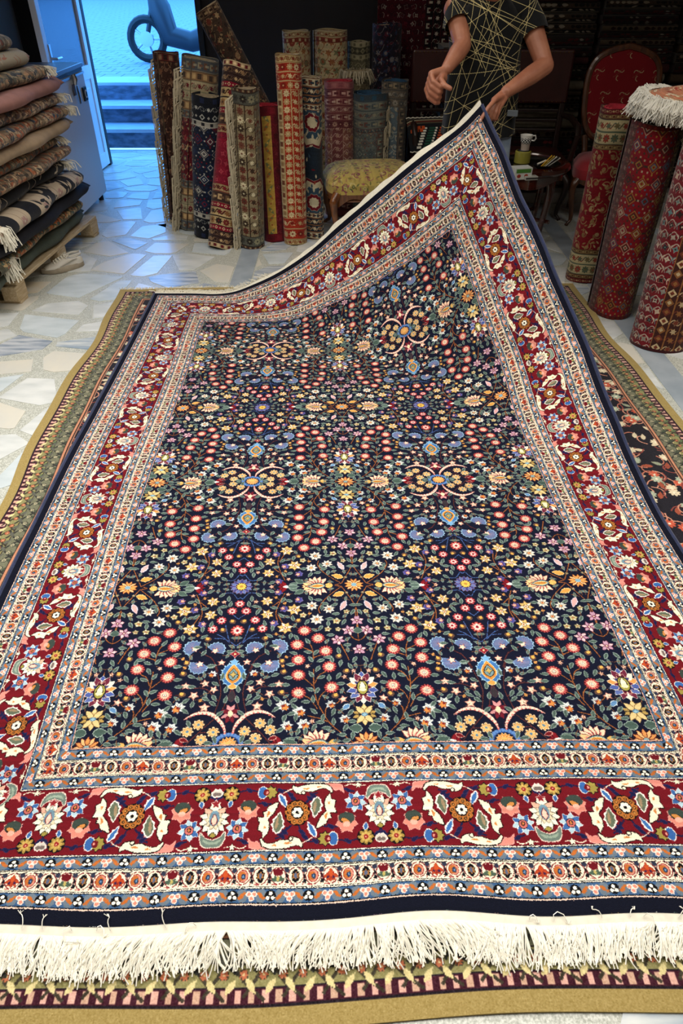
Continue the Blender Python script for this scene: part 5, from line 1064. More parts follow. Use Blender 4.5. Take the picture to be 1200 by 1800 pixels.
# --- sneakers
def sneaker(label,loc,rz,sgn):
    t=thing('sneaker',label,'shoe',loc,rz,'pair of white sneakers beside the pallet')
    L=.29; N=24
    def outline(s,top=0): # half width along the length, toe at s=1
        return .036+.016*math.sin(PI*min(1,s*1.15))+.008*math.exp(-((s-.7)/.18)**2) - (.036*max(0,(s-.86)/.14)**2)*.95-(.014*max(0,(.1-s)/.1)**2)
    g=G(); secs=[]
    def ring(s,z,k): return [(s-.5)*L]
    # sole
    path=[]; v=[];f=[]
    for lv,(z,e) in enumerate(((0,0),(.003,.003),(.028,.004),(.034,.0))):
        for i in range(N):
            q=2*PI*i/N; s=.5+.5*math.cos(q)*.999; w_=outline(s)*math.copysign(abs(math.sin(q))**.55,math.sin(q)); rise=.006*max(0,(s-.8)/.2)
            v.append(((s-.5)*(L+2*e),w_*(1+e*14),z+rise))
    for lv in range(3):
        for i in range(N): f.append((lv*N+i,lv*N+(i+1)%N,(lv+1)*N+(i+1)%N,(lv+1)*N+i))
    f.append(tuple(range(N))[::-1]); f.append(tuple(3*N+i for i in range(N))); g.add(v,f); g.build('sole',M['sole'],t)
    # upper: cross sections along the length
    g=G(); S_=[(0.02,.07,.7),(.06,.088,.85),(.14,.094,.9),(.24,.088,.9),(.34,.088,.86),(.44,.086,.84),(.55,.076,.88),(.66,.062,.94),(.78,.052,1),(.88,.046,1),(.95,.036,.95),(.99,.02,.8)]
    n=14; v=[];f=[]
    for (s,h_,wd) in S_:
        for k in range(n+1):
            q=PI*k/n; open_=1.0
            y=outline(s)*wd*math.cos(q); z=.03+(h_-.03)*math.sin(q)**.7
            if .03<s<.40 and 4<=k<=10: z-=.035*min(1,(s-.0)/.1)*(1 if s<.3 else .5)*(1-abs(k-7)/4)
            v.append(((s-.5)*L,y,z))
    for i in range(len(S_)-1):
        for k in range(n): f.append((i*(n+1)+k,i*(n+1)+k+1,(i+1)*(n+1)+k+1,(i+1)*(n+1)+k))
    g.add(v,f); g.build('upper',M['paleleather'],t,sub=1)
    g=G()
    for s,z in ((.42,.093),(.49,.089),(.56,.083),(.63,.075)): x=(s-.5)*L; g.tube([(x,-.024,z-.012),(x+.003,0,z+.001),(x,.024,z-.012)],.0035,6); g.tube([(x,-.024,z-.012),(x+.018,.0,z-.002),(x+.02,.024,z-.018)],.003,6)
    g.tube([(-.03,0,.094),(-.045,.03,.1),(-.02,.04,.085),(-.012,.015,.09)],.0025,5); g.tube([(-.03,0,.094),(-.05,-.03,.1),(-.022,-.04,.085)],.0025,5); g.build('laces',M['cream'],t)
    G().tube([((q-.5)*L,sgn*(outline(q)*.9+.0015),.05+.02*math.cos((q-.2)*5)) for q in (.18,.3,.42,.54,.64)],[.003,.005,.006,.004,.001],6,flat=.35).build('side_stripe',mat('stripe_leather','c2bbae',.5),t)
    G().tube([((q-.5)*L,0,.0) for q in (.05,.1)],.001,4).tube([(-.128,-.024,.088),(-.138,0,.094),(-.128,.024,.088),(-.09,.034,.088),(-.05,.03,.084),(-.025,0,.094),(-.05,-.03,.084),(-.09,-.034,.088)],.006,6,closed=True).build('collar',M['paleleather'],t)
    return t
X,Y=ground(112,474); sneaker('nearer white sneaker with laces, beside the pallet',(X+.0,Y+.0,FZ),math.radians(222),1)
X,Y=ground(80,473); sneaker('farther white sneaker, half hidden behind the nearer one',(X-.05,Y+.01,FZ),math.radians(225),1)
# --- chest freezer
fz=thing('chest_freezer','white chest freezer with dark lid seal beyond the stacked rugs','freezer',(-2.065,6.46,FZ))
G().box((-.30,-.47,.50),(.60,.94,.90)).build('body',M['white'],fz,smooth=False,bevel=.012)
G().box((-.30,-.47,.966),(.59,.93,.028)).build('lid_seal',M['dkmetal'],fz,smooth=False)
G().box((-.30,-.47,.99),(.61,.95,.03)).build('lid',mat('freezer_lid','5b6168',.3,metal=.3),fz,smooth=False,bevel=.006)
G().box((.003,-.47,.94),(.012,.92,.014)).build('lid_trim',M['steel'],fz,smooth=False)
for y in (-.08,-.86): G().lathe([(.022,0),(.022,.05)],12,(-.04,y,0)).build('foot',M['black'],fz)
bd=G().box((.006,-.085,.80),(.014,.085,.095)).build('badge',M['black'],fz,smooth=False,bevel=.004); G().tube([(.015,-.085+.022*math.cos(a),.80+.026*math.sin(a)) for a in np.linspace(.6,5.4,10)],.004,6).build('badge_ring',M['white'],bd); 
lk=G().tube([(.012,-.30,.955),(.02,-.30,.925),(.012,-.30,.885)],[.018,.02,.012],8).build('lock',M['steel'],fz)
G().box((.014,-.345,.86),(.006,.05,.075)).build('lock_plate',mat('brown_leather_tag','4a3a34',.7),lk,smooth=False,bevel=.002); G().tube([(.02,-.28,.88),(.02,-.275,.83),(.02,-.27,.76)],[.016,.024,.02],10,flat=.3,up=(1,0,0)).build('key_tag',M['steel'],lk)
# ================================================================ STOOL
sl=thing('upholstered_stool','carved walnut stool with yellow floral seat in front of the rolls','stool',(.215,5.50,FZ),math.radians(8))
SM=rugmat('floral_tapestry',T(.7,.7,'b7a156',['8a7a3c','9a5a5c','7a3a4c','c8b878','6a6a3c'],'scroll',50,res=.0015),.7,.3,500,coords='Object',box=True,scale=(1.4,1.4,1.4),off=(.5,.5,0))
def seatf(a,b,hw=.355,hd=.30,zb=.39,zt=.09):
    q=a*2*PI; r=b; e=.62; cx=math.copysign(abs(math.cos(q))**e,math.cos(q)); cy=math.copysign(abs(math.sin(q))**e,math.sin(q)); scal=1-.03*math.cos(4*q)
    return (hw*cx*r*scal,hd*cy*r*scal,zb+zt*math.sqrt(max(0,1-r**3.2)))
g=G().grid(lambda a,b:seatf(a,max(b,.001)),56,12); g.grid(lambda a,b:(seatf(a,1)[0],seatf(a,1)[1],.39-.055*b-.012*math.sin(PI*b)*0),56,2,flip=True); g.build('seat',SM,sl)
g=G().grid(lambda a,b:tuple([(seatf(a,1)[0])*(1.0-.02*b),(seatf(a,1)[1])*(1.0-.02*b),.335-(.05+.022*math.cos(4*(a*2*PI)-PI)+.018*math.cos(8*a*2*PI))*b]),96,3,flip=True).grid(lambda a,b:(seatf(a,1)[0]*.97*(1-b*.08),seatf(a,1)[1]*.97*(1-b*.08),.285+.03*b),56,1,flip=True); g.build('apron',M['walnut'],sl)
def cab(sx,sy,h=.335,w=.028,out=.03):
    P=[(sx,sy,h),(sx*(1+out*3),sy*(1+out*3),h*.86),(sx*(1+out*2.2),sy*(1+out*2.2),h*.6),(sx*1.0,sy*1.0,h*.3),(sx*.98,sy*.98,h*.12),(sx*1.05,sy*1.05,.018),(sx*1.09,sy*1.09,.0)]
    P=[tuple(p) for p in smooth(P,4)]; n=len(P); Rr=[w*(1.15-.75*min(1,(i/n)*1.25)+.25*max(0,(i/n-.85)/.15)) for i in range(n)]
    return G().tube(P,Rr,10)
for x,y in ((-.285,-.25),(.285,-.25),(-.285,.25),(.285,.25)):
    l=cab(x,y).build('leg',M['walnut'],sl); G().ball((x*1.1,y*1.1,.285),.03,10,6,(1,1,1.3)).build('knee_carving',M['walnut'],l)
# ================================================================ TABLE WITH THINGS
tx,ty=1.30,5.36; tb=thing('side_table','round polished mahogany side table with glass top behind the man','table',(tx,ty,FZ))
g=G().lathe([(.255,.495),(.262,.478),(.29,.47),(.315,.478),(.33,.495),(.325,.515),(.30,.528),(.262,.526),(.255,.515)],48,cap=False); g.build('rim',M['mahog'],tb)
G().lathe([(.001,.505),(.257,.505),(.257,.517),(.001,.517)],40).build('glass_top',mat('dark_glass','1c221e',.06,coat=1),tb)
G().grid(lambda a,b:((.285)*math.cos(a*2*PI),(.285)*math.sin(a*2*PI),.475-(.06+.02*math.cos(8*a*PI))*b),64,2,flip=True).grid(lambda a,b:((.27)*math.cos(a*2*PI),(.27)*math.sin(a*2*PI),.475-(.06+.02*math.cos(8*a*PI))*b),64,2).build('apron',M['mahog'],tb)
for k in range(4):
    a=math.radians(-50+90*k); cab(.235*math.cos(a),.235*math.sin(a),.46,.03,.04).build('leg',M['mahog'],tb)
G().tube([(-.2,.2,.16),(0,0,.15),(.2,-.2,.16)],.014,8).tube([(-.2,-.2,.16),(0,0,.15),(.2,.2,.16)],.014,8).build('stretcher',M['mahog'],tb)
TZ=FZ+.518
def on(px,py): return ground(px,py,TZ)
ch=Cv(.24,.06,'f0f0ea',.001)
for j in range(6):
    for i in range(24):
        if (i+j)%2: ch.box(i*.01,j*.01,(i+1)*.01,(j+1)*.01,'15151a')
cx_,cy_=on(922,290); cy_+=.06
jb=thing('sweets_jar','olive yellow glass jar behind the food carton','jar',(cx_-.01,cy_,TZ)); G().lathe([(.05,0),(.056,.006),(.056,.075),(.05,.08),(.046,.08),(.05,.07),(.05,.008),(.001,.006)],28,cap=False).build('glass_wall',mat('yellow_glass','9a9440',.15,coat=.6),jb)
for q in range(5): G().box((.02*math.cos(q*1.3),.02*math.sin(q*1.3),.077),(.035,.022,.014),rz=q).build('wrapped_sweet',mat('dark_wrapper','23252e',.3),jb,smooth=False,bevel=.003)
cu=thing('coffee_cup','white coffee cup with black checks on top of a stacked pale cup','cup',(cx_-.002,cy_+.0,TZ+.083))
G().lathe([(.028,0),(.03,.035),(.032,.04)],24).build('lower_cup',mat('pinkish_porcelain','c0b0a4',.3),cu)
G().lathe([(.026,.04),(.036,.052),(.04,.07),(.0405,.078)],32,cap=False).build('cup_wall',rugmat('checked_porcelain',ch.a.astype(np.float32),.2,0,10,sheen=0),cu)
G().lathe([(.0405,.078),(.044,.095),(.041,.095),(.034,.06),(.001,.055)],32,cap=False).build('rim',mat('white_porcelain','e8e6de',.2,coat=.5),cu)
G().tube([(.040,0,.088),(.06,0,.09),(.066,0,.072),(.056,0,.058),(.037,0,.06)],.005,8).build('handle',mat('white_porcelain_handle','e8e6de',.2,coat=.5),cu)
X,Y=on(915,318); bxo=thing('food_carton','small white food carton with green and red pictures on the side table','box',(X+.01,Y+.07,TZ),math.radians(12))
G().box((0,0,.035),(.12,.08,.07)).build('carton',mat('white_card','d8dad2',.5),bxo,smooth=False,bevel=.002)
G().box((.0,-.041,.052),(.1,.002,.022)).build('green_panel',mat('green_print','4e8a34',.5),bxo,smooth=False); 
for q in (-.03,.02): G().ball((q,-.0405,.022),.014,10,6,(1,.12,.8)).build('red_picture',mat('red_print','a8341e',.5),bxo)
X,Y=on(952,300); tr=thing('pen_tray','small dark tray holding pens at the front of the side table','tray',(X+.02,Y+.06,TZ))
G().lathe([(.03,0),(.034,.004),(.058,.024),(.06,.026),(.056,.026),(.03,.006),(.001,.006)],24,cap=False,sx=1.25).build('dish',mat('black_dish','15161a',.25),tr)
G().tube([(-.045,-.01,.03),(.01,.0,.05),(.03,.01,.045)],.006,8).build('napkin',M['cream'],tr)
for q,(c,dx) in enumerate((('e0a820',0),('d8b84a',.014),('e8e4d8',.026),('22242c',.036),('e0ddd0',.042))):
    t=thing('pen','%s pen in the dark tray'%(('orange-yellow','pale yellow','white','black','cream')[q]),'pen',(X+.0+dx,Y+.05,TZ+.012),0,'pens in the tray',rot=(math.radians(25),math.radians(32+4*q),.3))
    G().tube([(0,0,0),(0,0,.085),(0,0,.1)],[.004,.004,.002],8).build('barrel',mat('pen_barrel',c,.35),t); G().tube([(0,0,.07),(0,0,.1)],.0046,8).build('cap',mat('pen_cap',c,.3,noise=.3),t)
X,Y=on(931,318); ci=thing('cigarette_packet','small silver and white packet beside the carton on the table','packet',(X+.01,Y+.04,TZ),.2); G().box((0,0,.011),(.085,.05,.022)).build('packet',mat('silver_card','b4b4ac',.35),ci,smooth=False,bevel=.002); G().box((.0,-.026,.011),(.085,.002,.007)).build('stripe',M['black'],ci,smooth=False)
# ================================================================ RED CHAIRS
vc=Cv(.7,.8,'780d17',.002); R=random.Random(2)
for jj in range(6):
    for ii in range(5):
        x,y=.08+ii*.14+(jj%2)*.07,.06+jj*.14
        for dx,dy,a in ((0,0,.4),(.035,.018,3.4),(.02,-.035,1.9)): vc.line([(x+dx+.016*math.cos(a+t),y+dy+.016*math.sin(a+t)) for t in (0,.7,1.4,2.1,2.8)],.006,'a08c68')
        vc.line([(x-.02,y-.03),(x+.01,y-.01),(x+.045,y+.03)],.002,'8a6a48')
VM=rugmat('red_brocade',vc.a.astype(np.float32),.75,.3,300)
def red_chair(label,loc,rz):
    t=thing('upholstered_chair',label,'chair',loc,rz,'red upholstered chairs')
    def sf(a,b): return seatf(a,max(b,.001),.27,.25,.40,.075)
    G().grid(sf,48,10).grid(lambda a,b:(sf(a,1)[0],sf(a,1)[1],.40-.07*b),48,2,flip=True).build('seat',M['redvel'],t)
    G().grid(lambda a,b:(sf(a,1)[0]*1.02,sf(a,1)[1]*1.02,.335-(.045+.02*math.cos(8*a*PI))*b),64,2,flip=True).build('apron',M['chairwood'],t)
    for x,y in ((-.23,-.2),(.23,-.2)): cab(x,y,.33,.026,.04).build('leg',M['chairwood'],t)
    for x in (-.2,.2): G().tube([(x,.2,.36),(x*1.02,.24,.2),(x*1.05,.32,0)],[.024,.02,.017],8).build('leg',M['chairwood'],t)
    # back: shield-shaped pad in a moulded frame
    out=[]
    for q in range(40):
        a=2*PI*q/40; cx=math.copysign(abs(math.cos(a))**.6,math.cos(a)); cz=math.copysign(abs(math.sin(a))**.7,math.sin(a)); x=.25*cx*(1+.10*cz); z=.82+.29*cz+.03*math.exp(-(x/.1)**2)*(1 if cz>0 else 0); out.append((x,.22+.12*(z-.5)-.0,z))
    G().tube(out,.024,8,closed=True).build('back_frame',M['chairwood'],t)
    pad=G(); c_=(0,.22+.12*(.82-.5),.82)
    def pf(a,b):
        q=a*40; i=int(q)%40; p=out[i]; bulge=.035*math.sqrt(max(0,1-b**3)); return (c_[0]+(p[0]-c_[0])*b,c_[1]+(p[1]-c_[1])*b-bulge,c_[2]+(p[2]-c_[2])*b)
    pad.grid(pf,40,8,uvfn=lambda a,b:(0,0)); 
    g2=G(); g2.v=pad.v; g2.f=pad.f; g2.uv=[[(pad.v[i][0]/.7+.5,(pad.v[i][2]-.5)/.8) for i in q] for q in pad.f]; g2.build('back_pad',VM,t)
    g=G(); g.grid(lambda a,b:(c_[0]+(out[int(a*40)%40][0]-c_[0])*b,c_[1]+(out[int(a*40)%40][1]-c_[1])*b+.015,c_[2]+(out[int(a*40)%40][2]-c_[2])*b),40,2,flip=True); g.build('back_panel',M['redvel'],t)
    for x in (-.19,.19): G().tube([(x,.2,.36),(x*.95,.21,.46),(x*1.05,.235,.56)],[.024,.022,.024],8).build('back_post',M['chairwood'],t)
    return t
c1=red_chair('carved walnut chair with red brocade back, behind the pink-topped roll',(2.07,5.80,FZ),math.radians(-12))
copy_thing(c1,(2.92,5.60,FZ),math.radians(-30),'red brocade chair farther right, mostly hidden behind the fringed folded rug')
# ================================================================ LEATHER CHAIRS WITH CARVED FRAMES
def leather_chair(label,loc,rz):
    t=thing('leather_armchair',label,'chair',loc,rz,'dark leather chairs')
    def sf(a,b): return seatf(a,max(b,.001),.30,.29,.40,.06)
    G().grid(sf,44,8).grid(lambda a,b:(sf(a,1)[0],sf(a,1)[1],.40-.09*b),44,2,flip=True).build('seat',M['leather'],t)
    G().grid(lambda a,b:(sf(a,1)[0]*1.01,sf(a,1)[1]*1.01,.32-.05*b),44,1,flip=True).build('apron',M['darkwood'],t)
    for x,y in ((-.25,-.23),(.25,-.23)): cab(x,y,.32,.026,.04).build('leg',M['darkwood'],t)
    for x in (-.24,.24): G().tube([(x,.25,.36),(x,.28,.2),(x,.33,0)],[.024,.02,.018],8).build('leg',M['darkwood'],t)
    for x in (-.25,.25): G().box((x,.30,.72),(.045,.04,.72)).build('back_post',M['darkwood'],t,smooth=False,bevel=.008)
    for z in (.55,.62,.69): G().box((0,.30,z),(.46,.025,.022)).build('back_rail',M['darkwood'],t,smooth=False,bevel=.004)
    pn=G().box((0,.30,.92),(.56,.05,.36)).build('back_panel',M['leather'],t,smooth=False,bevel=.015)
    g=G(); [g.ball((-.26+.0325*q,.272,z),.005,6,4) for q in range(17) for z in (.755,1.085)]; g.build('nail_heads',mat('brass','8a6a38',.3,metal=1),pn,kind='stuff')
    for x in (-.3,.3): G().tube([(x*.9,.28,.66),(x,.1,.67),(x*1.02,-.15,.65),(x*1.02,-.2,.6),(x*.95,-.16,.42)],[.02,.022,.024,.022,.02],8).build('arm',M['darkwood'],t)
    return t
l1=leather_chair('dark leather armchair holding the kilim cushion, left of the man',(.85,6.06,FZ),math.radians(4))
copy_thing(l1,(1.50,6.04,FZ),math.radians(-4),'dark leather armchair beyond the side table, right of the man')
kc=Cv(.5,.4,'14161a',.002)
for j in range(5): kc.box(0,.3+j*.02,.5,.308+j*.02,['6a5a40','8a3a20','c8b890','3a3024','5a4a34'][j])
for i in range(11):
    for q in range(8):
        x,y=.02+i*.02+q*.01,.02+q*.03; 
        if i in (2,3): kc.box(x,y,x+.02,y+.02,'d8d4c4')
        if i in (5,6,7): kc.box(x,y,x+.02,y+.02,'1c4a38')
        if i in (8,) : kc.box(x,y,x+.02,y+.02,'d8d4c4')
        if i in (9,10): kc.box(x+.02,y,x+.04,y+.02,'b8481c')
for q in range(6): kc.box(.02+q*.02,.2+q%2*.03,.05+q*.02,.24+q%2*.03,'b8481c')
ku=thing('kilim_cushion','small dark kilim bag with white zigzag and orange patches on the leather armchair','cushion',(.72,5.95,FZ+.585),math.radians(10),rot=(math.radians(50),0,math.radians(10)))
G().grid(lambda a,b:((a-.5)*.42,(b-.5)*.26,.045*math.sqrt(max(0,(1-(2*a-1)**4)*(1-(2*b-1)**4)))),20,14).build('front_face',rugmat('kilim_weave',kc.a.astype(np.float32),.9,.4,300),ku)
G().grid(lambda a,b:((a-.5)*.42,(b-.5)*.26,-.035*math.sqrt(max(0,(1-(2*a-1)**4)*(1-(2*b-1)**4)))),20,14,flip=True).build('back_face',M['darkwood'],ku)
G().tube([(-.21,.13,0)]+[(-.21+.42*q/24,.13+.006*(q%2),.003) for q in range(25)],.004,5).tube([(-.21+.42*q/24,-.13-.006*(q%2),.003) for q in range(25)],.004,5).build('edge_cord',M['cream'],ku)
# hanging dark red rug and box in the back
hr=thing('hanging_rug','dark wine red rug hanging behind the rolls left of the man','rug',(.60,6.80,0))
G().grid(lambda a,b:((a-.5)*.62,.012*math.sin(a*9),.55+b*1.6),20,8).build('carpet_face',rugmat('hanging_rug_pile',T(.6,1.6,'3c0a14',['2a0810','8a8478','54101c'],'lattice',61,sides=((.62,.95,'120c10','key',['a8a090','3a1018']),))),hr)
G().grid(lambda a,b:((a-.5)*.62,.01+.012*math.sin(a*9),.55+b*1.6),20,8,flip=True).build('backing',M['backing'],hr)
G().tube([(-.33,.0,2.16),(.33,0,2.16)],.012,8).build('hanging_rod',M['dkmetal'],hr)
# ================================================================ STACKS OF FOLDED KILIMS AGAINST THE PARTITION
ords=['lowest','second','third','fourth','fifth','sixth','seventh','eighth','ninth','tenth','eleventh','twelfth','thirteenth','fourteenth','fifteenth','sixteenth','seventeenth','eighteenth','nineteenth','twentieth','twenty-first','twenty-second','twenty-third','twenty-fourth','twenty-fifth','twenty-sixth']
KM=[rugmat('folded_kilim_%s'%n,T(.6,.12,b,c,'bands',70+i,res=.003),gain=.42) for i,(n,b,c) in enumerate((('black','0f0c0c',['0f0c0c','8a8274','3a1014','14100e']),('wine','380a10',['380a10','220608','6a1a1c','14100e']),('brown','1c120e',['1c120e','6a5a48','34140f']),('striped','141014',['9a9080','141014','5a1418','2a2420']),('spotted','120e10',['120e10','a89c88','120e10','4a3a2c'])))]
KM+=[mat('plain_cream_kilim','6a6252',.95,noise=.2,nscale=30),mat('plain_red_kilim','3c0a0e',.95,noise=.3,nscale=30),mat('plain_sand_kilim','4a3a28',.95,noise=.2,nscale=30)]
KN=['black patterned','wine-red patterned','brown striped','black and pale striped','black spotted','plain cream','plain dark red','plain sandy']
R=random.Random(77); base=[]
for ci_,(cx_,w_,top,nm) in enumerate(((1.02,.42,1.05,'behind the man'),(1.66,.56,1.62,'beyond the side table'),(2.28,.58,1.70,'behind the red chair'),(2.92,.58,1.66,'at the far right'))):
    z=.0625; k=0
    while z<top and k<26:
        th=R.uniform(.035,.075); mi=R.choice([0,0,1,2,3,3,4,4,4,5,6,7] if z>.25 else [0,0,4,4,3]); dx=R.uniform(-.015,.015)
        if ci_==1 and k in (9,13): mi=5; 
        if ci_==2 and k in (8,14): mi=5
        t=thing('folded_kilim','%s folded kilim, %s up in the stack %s'%(KN[mi],ords[k],nm),'folded kilim',(cx_+dx,6.65+R.uniform(-.015,.015),z),0,'folded kilims stacked on the plinth')
        r=th/2*.97
        def F(a,b,r=r,w_=w_): 
            q=a*PI-PI/2; return ((b-.5)*w_,-.22-r*math.cos(q)*1.2+.006*math.sin(b*14),r+r*math.sin(q))
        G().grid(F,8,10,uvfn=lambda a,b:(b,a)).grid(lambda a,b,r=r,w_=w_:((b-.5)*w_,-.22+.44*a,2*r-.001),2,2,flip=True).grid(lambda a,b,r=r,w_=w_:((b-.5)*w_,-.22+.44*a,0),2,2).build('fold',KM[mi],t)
        for sx_ in (-1,1): G().add([F(q/8,0 if sx_<0 else 1) for q in range(9)]+[(sx_*w_/2,.22,2*r),(sx_*w_/2,.22,0)],[tuple(range(11)) if sx_<0 else tuple(range(11))[::-1]]).build('end_face',KM[mi],t,smooth=False)
        z+=th; k+=1
# ================================================================ THE MAN
mo=Vector((.76,4.27,FZ)); man=thing('person','person in black T-shirt with gold lines and light jeans lifting the carpet corner','person',tuple(mo))
def W(*p): return tuple(Vector(p)-mo)
def limb(g,pts,rs,n=14):
    for (a,b,ra,rb) in zip(pts[:-1],pts[1:],rs[:-1],rs[1:]): g.caps(W(*a),W(*b),ra,rb,n)
g=G()
# trunk and neck
g.lathe([(.05,0),(.12,.03),(.155,.1),(.15,.2),(.135,.32),(.15,.42),(.165,.5),(.15,.56),(.08,.61),(.05,.64)],24,W(.75,4.26,.84),1.08,.68)
limb(g,[(.75,4.25,1.42),(.735,4.20,1.50),(.725,4.17,1.56)],[.062,.056,.056])
# head, bowed towards his hands
hc=(.715,4.12,1.645); g.ball(W(*hc),.092,20,14,(.86,1.02,1.2)); g.ball(W(.712,4.085,1.60),.066,16,10,(.9,1,1.1)); g.ball(W(.711,4.055,1.552),.03,12,8,(1.1,.9,.8))
g.caps(W(.711,4.028,1.655),W(.7105,4.006,1.618),.011,.015,10); g.ball(W(.711,4.03,1.672),.03,12,8,(1.9,.5,.4)); g.ball(W(.7105,4.026,1.588),.017,12,8,(1.5,.7,.4)); g.ball(W(.7105,4.028,1.577),.016,12,8,(1.3,.7,.45))
for s in (-1,1): g.ball(W(.714+s*.082,4.125,1.635),.026,10,8,(.35,.8,1.25)); g.ball(W(.712+s*.045,4.055,1.615),.03,10,8,(.8,.6,.8))
# shoulders, arms
RS,RE,RW=(.575,4.25,1.42),(.60,4.09,1.285),(.515,3.955,1.205)   # his right arm, viewer's left
LS,LE,LW=(.93,4.23,1.41),(1.015,4.05,1.205),(.805,3.885,1.115)
for s,e in ((RS,RE),(LS,LE)): limb(g,[(.75,4.26,1.39),s,tuple((a+b)/2 for a,b in zip(s,e)),e],[.075,.062,.05,.043])
limb(g,[RE,tuple(.65*a+.35*b for a,b in zip(RE,RW)),RW],[.043,.043,.029]); limb(g,[LE,tuple(.65*a+.35*b for a,b in zip(LE,LW)),LW],[.044,.044,.029])
TF=lambda p:p
def finger(p,r0=.0102,r1=.0084):
    n=len(p); p=[TF(q) for q in p]; limb(g,p,[r0+(r1-r0)*i/(n-1) for i in range(n)],10)
# left hand (viewer's right) pinching the carpet corner
P0=(.757,3.845,1.078)
for q in np.linspace(0,1,4):
    a=(.790+.018*q-.01,3.875+.0*q,1.105-.014*q); k_=(.737+.040*q,3.822+.018*q,1.088-.022*q); g.caps(W(*a),W(*k_),.0175,.0150,12)
finger([(.737,3.820,1.088),(.712,3.795,1.062),(.701,3.783,1.035),(.699,3.782,1.018)])                       # index, behind the edge
finger([(.750,3.824,1.082),(.730,3.794,1.050),(.722,3.790,1.022),(.730,3.802,1.008)])
finger([(.763,3.830,1.074),(.749,3.799,1.040),(.742,3.797,1.014),(.750,3.812,1.004)])
finger([(.776,3.838,1.066),(.766,3.812,1.034),(.760,3.812,1.014),(.766,3.824,1.006)],.0085,.0072)
finger([(.782,3.856,1.098),(.738,3.795,1.094),(.700,3.746,1.068),(.667,3.719,1.024)],.0130,.0098)            # thumb in front of the carpet
# right hand (viewer's left), loosely closed
TF=lambda p:tuple(w_+(q_-w_)*1.24 for w_,q_ in zip(RW,p))
for q in np.linspace(0,1,4):
    a=(.503-.006*q,3.945+.004*q,1.198-.012*q); k_=(.452-.012*q,3.912+.006*q,1.190-.052*q); g.caps(W(*TF(a)),W(*TF(k_)),.0205,.0185,12)
for q,(l) in enumerate((1,1.05,1,.85)):
    kx,ky,kz=.450-.004*q,3.908+.002*q,1.188-.0185*q
    finger([(kx,ky,kz),(kx-.004+.010,ky-.032*l,kz-.018),(kx+.032,ky-.040*l,kz-.034),(kx+.046,ky-.020,kz-.036),(kx+.040,ky-.004,kz-.030)],.0125,.0106)
g.caps(W(*TF((.495,3.935,1.175))),W(*TF((.468,3.915,1.150))),.028,.026,12)
finger([(.500,3.935,1.186),(.488,3.898,1.172),(.502,3.872,1.156),(.522,3.866,1.148)],.0155,.0118)
TF=lambda p:p
# legs
HIP=((.67,4.27,.93),(.84,4.27,.93)); KN_=((.655,4.22,.49),(.865,4.24,.49)); AN=((.65,4.28,.07),(.88,4.30,.07))
for h,k,a in zip(HIP,KN_,AN): limb(g,[h,k,tuple(.6*x+.4*y for x,y in zip(k,a)),a],[.085,.055,.052,.036]); limb(g,[a,(a[0],a[1]-.12,.02+FZ)],[.036,.022])
body=g.build('body',M['skin'],man); md=body.modifiers.new('remesh','REMESH'); md.mode='VOXEL'; md.voxel_size=.0042; md.use_smooth_shade=True
sm=body.modifiers.new('smooth','SMOOTH'); sm.factor=.5; sm.iterations=4
nl=G().ball(W(.6635,3.7098,1.020),.0066,10,6,(1,.45,1.25)).build('thumbnail',mat('nail','d8ab98',.3),man)
eg=G()
for s in (-1,1): eg.ball(W(.712+s*.03,4.035,1.642),.012,10,8)
eg.build('eyes',mat('eye','d8d4cc',.2),man)
eg=G()
for s in (-1,1): eg.ball(W(.712+s*.03,4.0235,1.6405),.0055,8,6)
eg.build('irises',mat('iris','2a1a12',.2),man)
hg=G().ball(W(.716,4.137,1.672),.098,20,14,(.9,1.0,1.02)).build('hair',M['hair'],man)
# jeans
g=G(); g.lathe([(.10,-.07),(.155,-.04),(.17,.02),(.165,.09),(.15,.16)],24,W(.755,4.265,.84),1.1,.78)
for h,k,a in zip(HIP,KN_,AN): limb(g,[h,tuple(.5*x+.5*y for x,y in zip(h,k)),k,tuple(.5*x+.5*y for x,y in zip(k,a)),(a[0],a[1],.06)],[.102,.094,.076,.068,.064])
jn=g.build('jeans',M['jeans'],man); md=jn.modifiers.new('remesh','REMESH'); md.mode='VOXEL'; md.voxel_size=.007; md.use_smooth_shade=True; sm=jn.modifiers.new('smooth','SMOOTH'); sm.factor=.5; sm.iterations=5
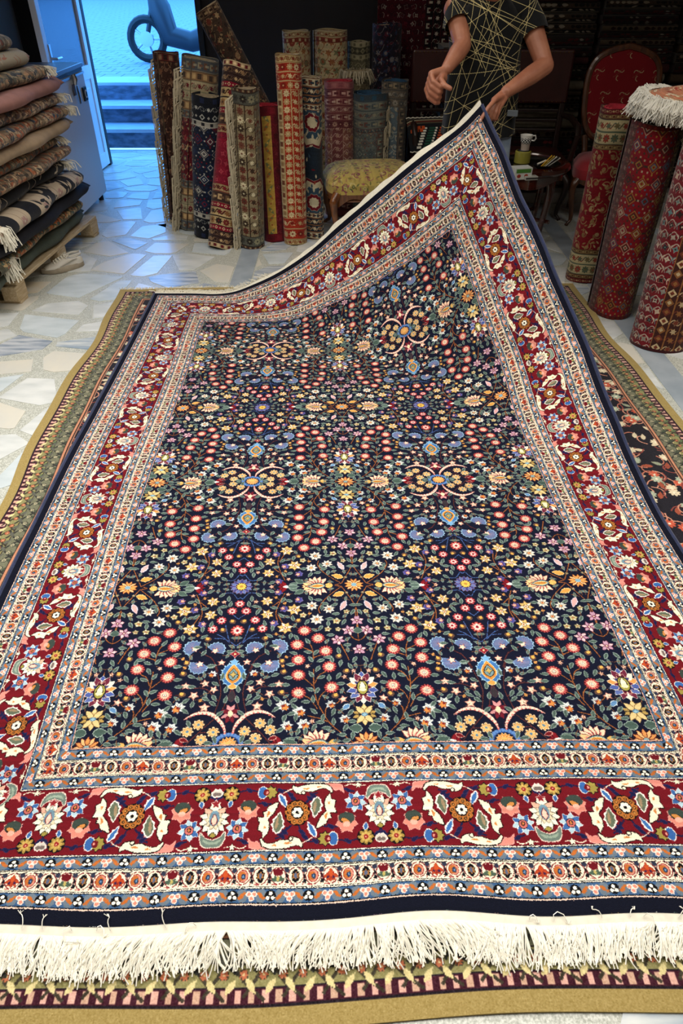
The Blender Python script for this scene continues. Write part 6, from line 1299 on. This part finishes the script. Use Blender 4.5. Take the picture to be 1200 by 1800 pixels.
# T-shirt with crossing gold lines
g=G(); v=[]
prof=[(.204,.868,1),(.200,.90,1),(.192,1.0,1),(.186,1.1,1),(.182,1.2,1),(.188,1.3,1),(.19,1.38,.95),(.165,1.435,.9),(.10,1.475,.8),(.068,1.485,.8)]
n=48
for (r,z,_) in prof:
    for k in range(n):
        q=2*PI*k/n; fold=.006*math.sin(5*q+z*9)+.005*math.sin(9*q-z*14); cxs=.745+.01*(1.2-z); v.append(W(cxs+(r+fold)*math.cos(q)*1.0,4.245+(r*.70+fold)*math.sin(q)-.03*math.exp(-((z-1.15)/.15)**2)*(1 if math.sin(q)<0 else 0),z))
f=[(i*n+k,i*n+(k+1)%n,(i+1)*n+(k+1)%n,(i+1)*n+k) for i in range(len(prof)-1) for k in range(n)]
g.add(v,f)
lc=Cv(.7,.8,'0c0e10',.001); R=random.Random(14)
for k in range(84):
    x,y=R.random()*.7,R.random()*.8; a=R.choice([.35,.55,-.5,-.9,.9,1.3,-.3,2.1])+R.gauss(0,.15); l=R.uniform(.12,.5); lc.line([(x-l*math.cos(a),y-l*math.sin(a)),(x+l*math.cos(a),y+l*math.sin(a))],.0017,'d6c488')
TS=rugmat('tshirt_print',lc.a.astype(np.float32),.85,.2,400,coords='Object',scale=(1/.7,1/.8,1),off=(.5,.55,0),rotx=0,sheen=.1)
# project the print from the front: x stays, z becomes the picture's height
nt=TS.node_tree; mp=[n for n in nt.nodes if n.type=='MAPPING'][0]; mp.inputs['Rotation'].default_value=(-PI/2,0,0); mp.inputs['Location'].default_value=(.5,-.9,0)
sh=g.build('t_shirt',TS,man); s_=sh.modifiers.new('solid','SOLIDIFY'); s_.thickness=.003; s_=sh.modifiers.new('subsurf','SUBSURF'); s_.levels=s_.render_levels=1
for s,e in ((RS,RE),(LS,LE)):
    m1=tuple(.55*a+.45*b for a,b in zip(s,e)); c0=tuple(.5*a+.5*b for a,b in zip((.75,4.26,1.39),s))
    G().tube([W(*c0),W(*s),W(*tuple(.75*a+.25*b for a,b in zip(s,e))),W(*m1)],[.075,.078,.072,.07],20,cap=False).build('sleeve',TS,man)
G().box(W(.905,4.135,.985),(.055,.012,.03),rz=-.3).build('sleeve_tag',mat('clear_tag','6a7076',.2),man,smooth=False,bevel=.003).name='shirt_tag'
for a in AN:
    g=G().caps(W(a[0],a[1]+.03,FZ+.05),W(a[0],a[1]-.15,FZ+.042),.046,.042,16); g.build('shoe',M['black'],man)
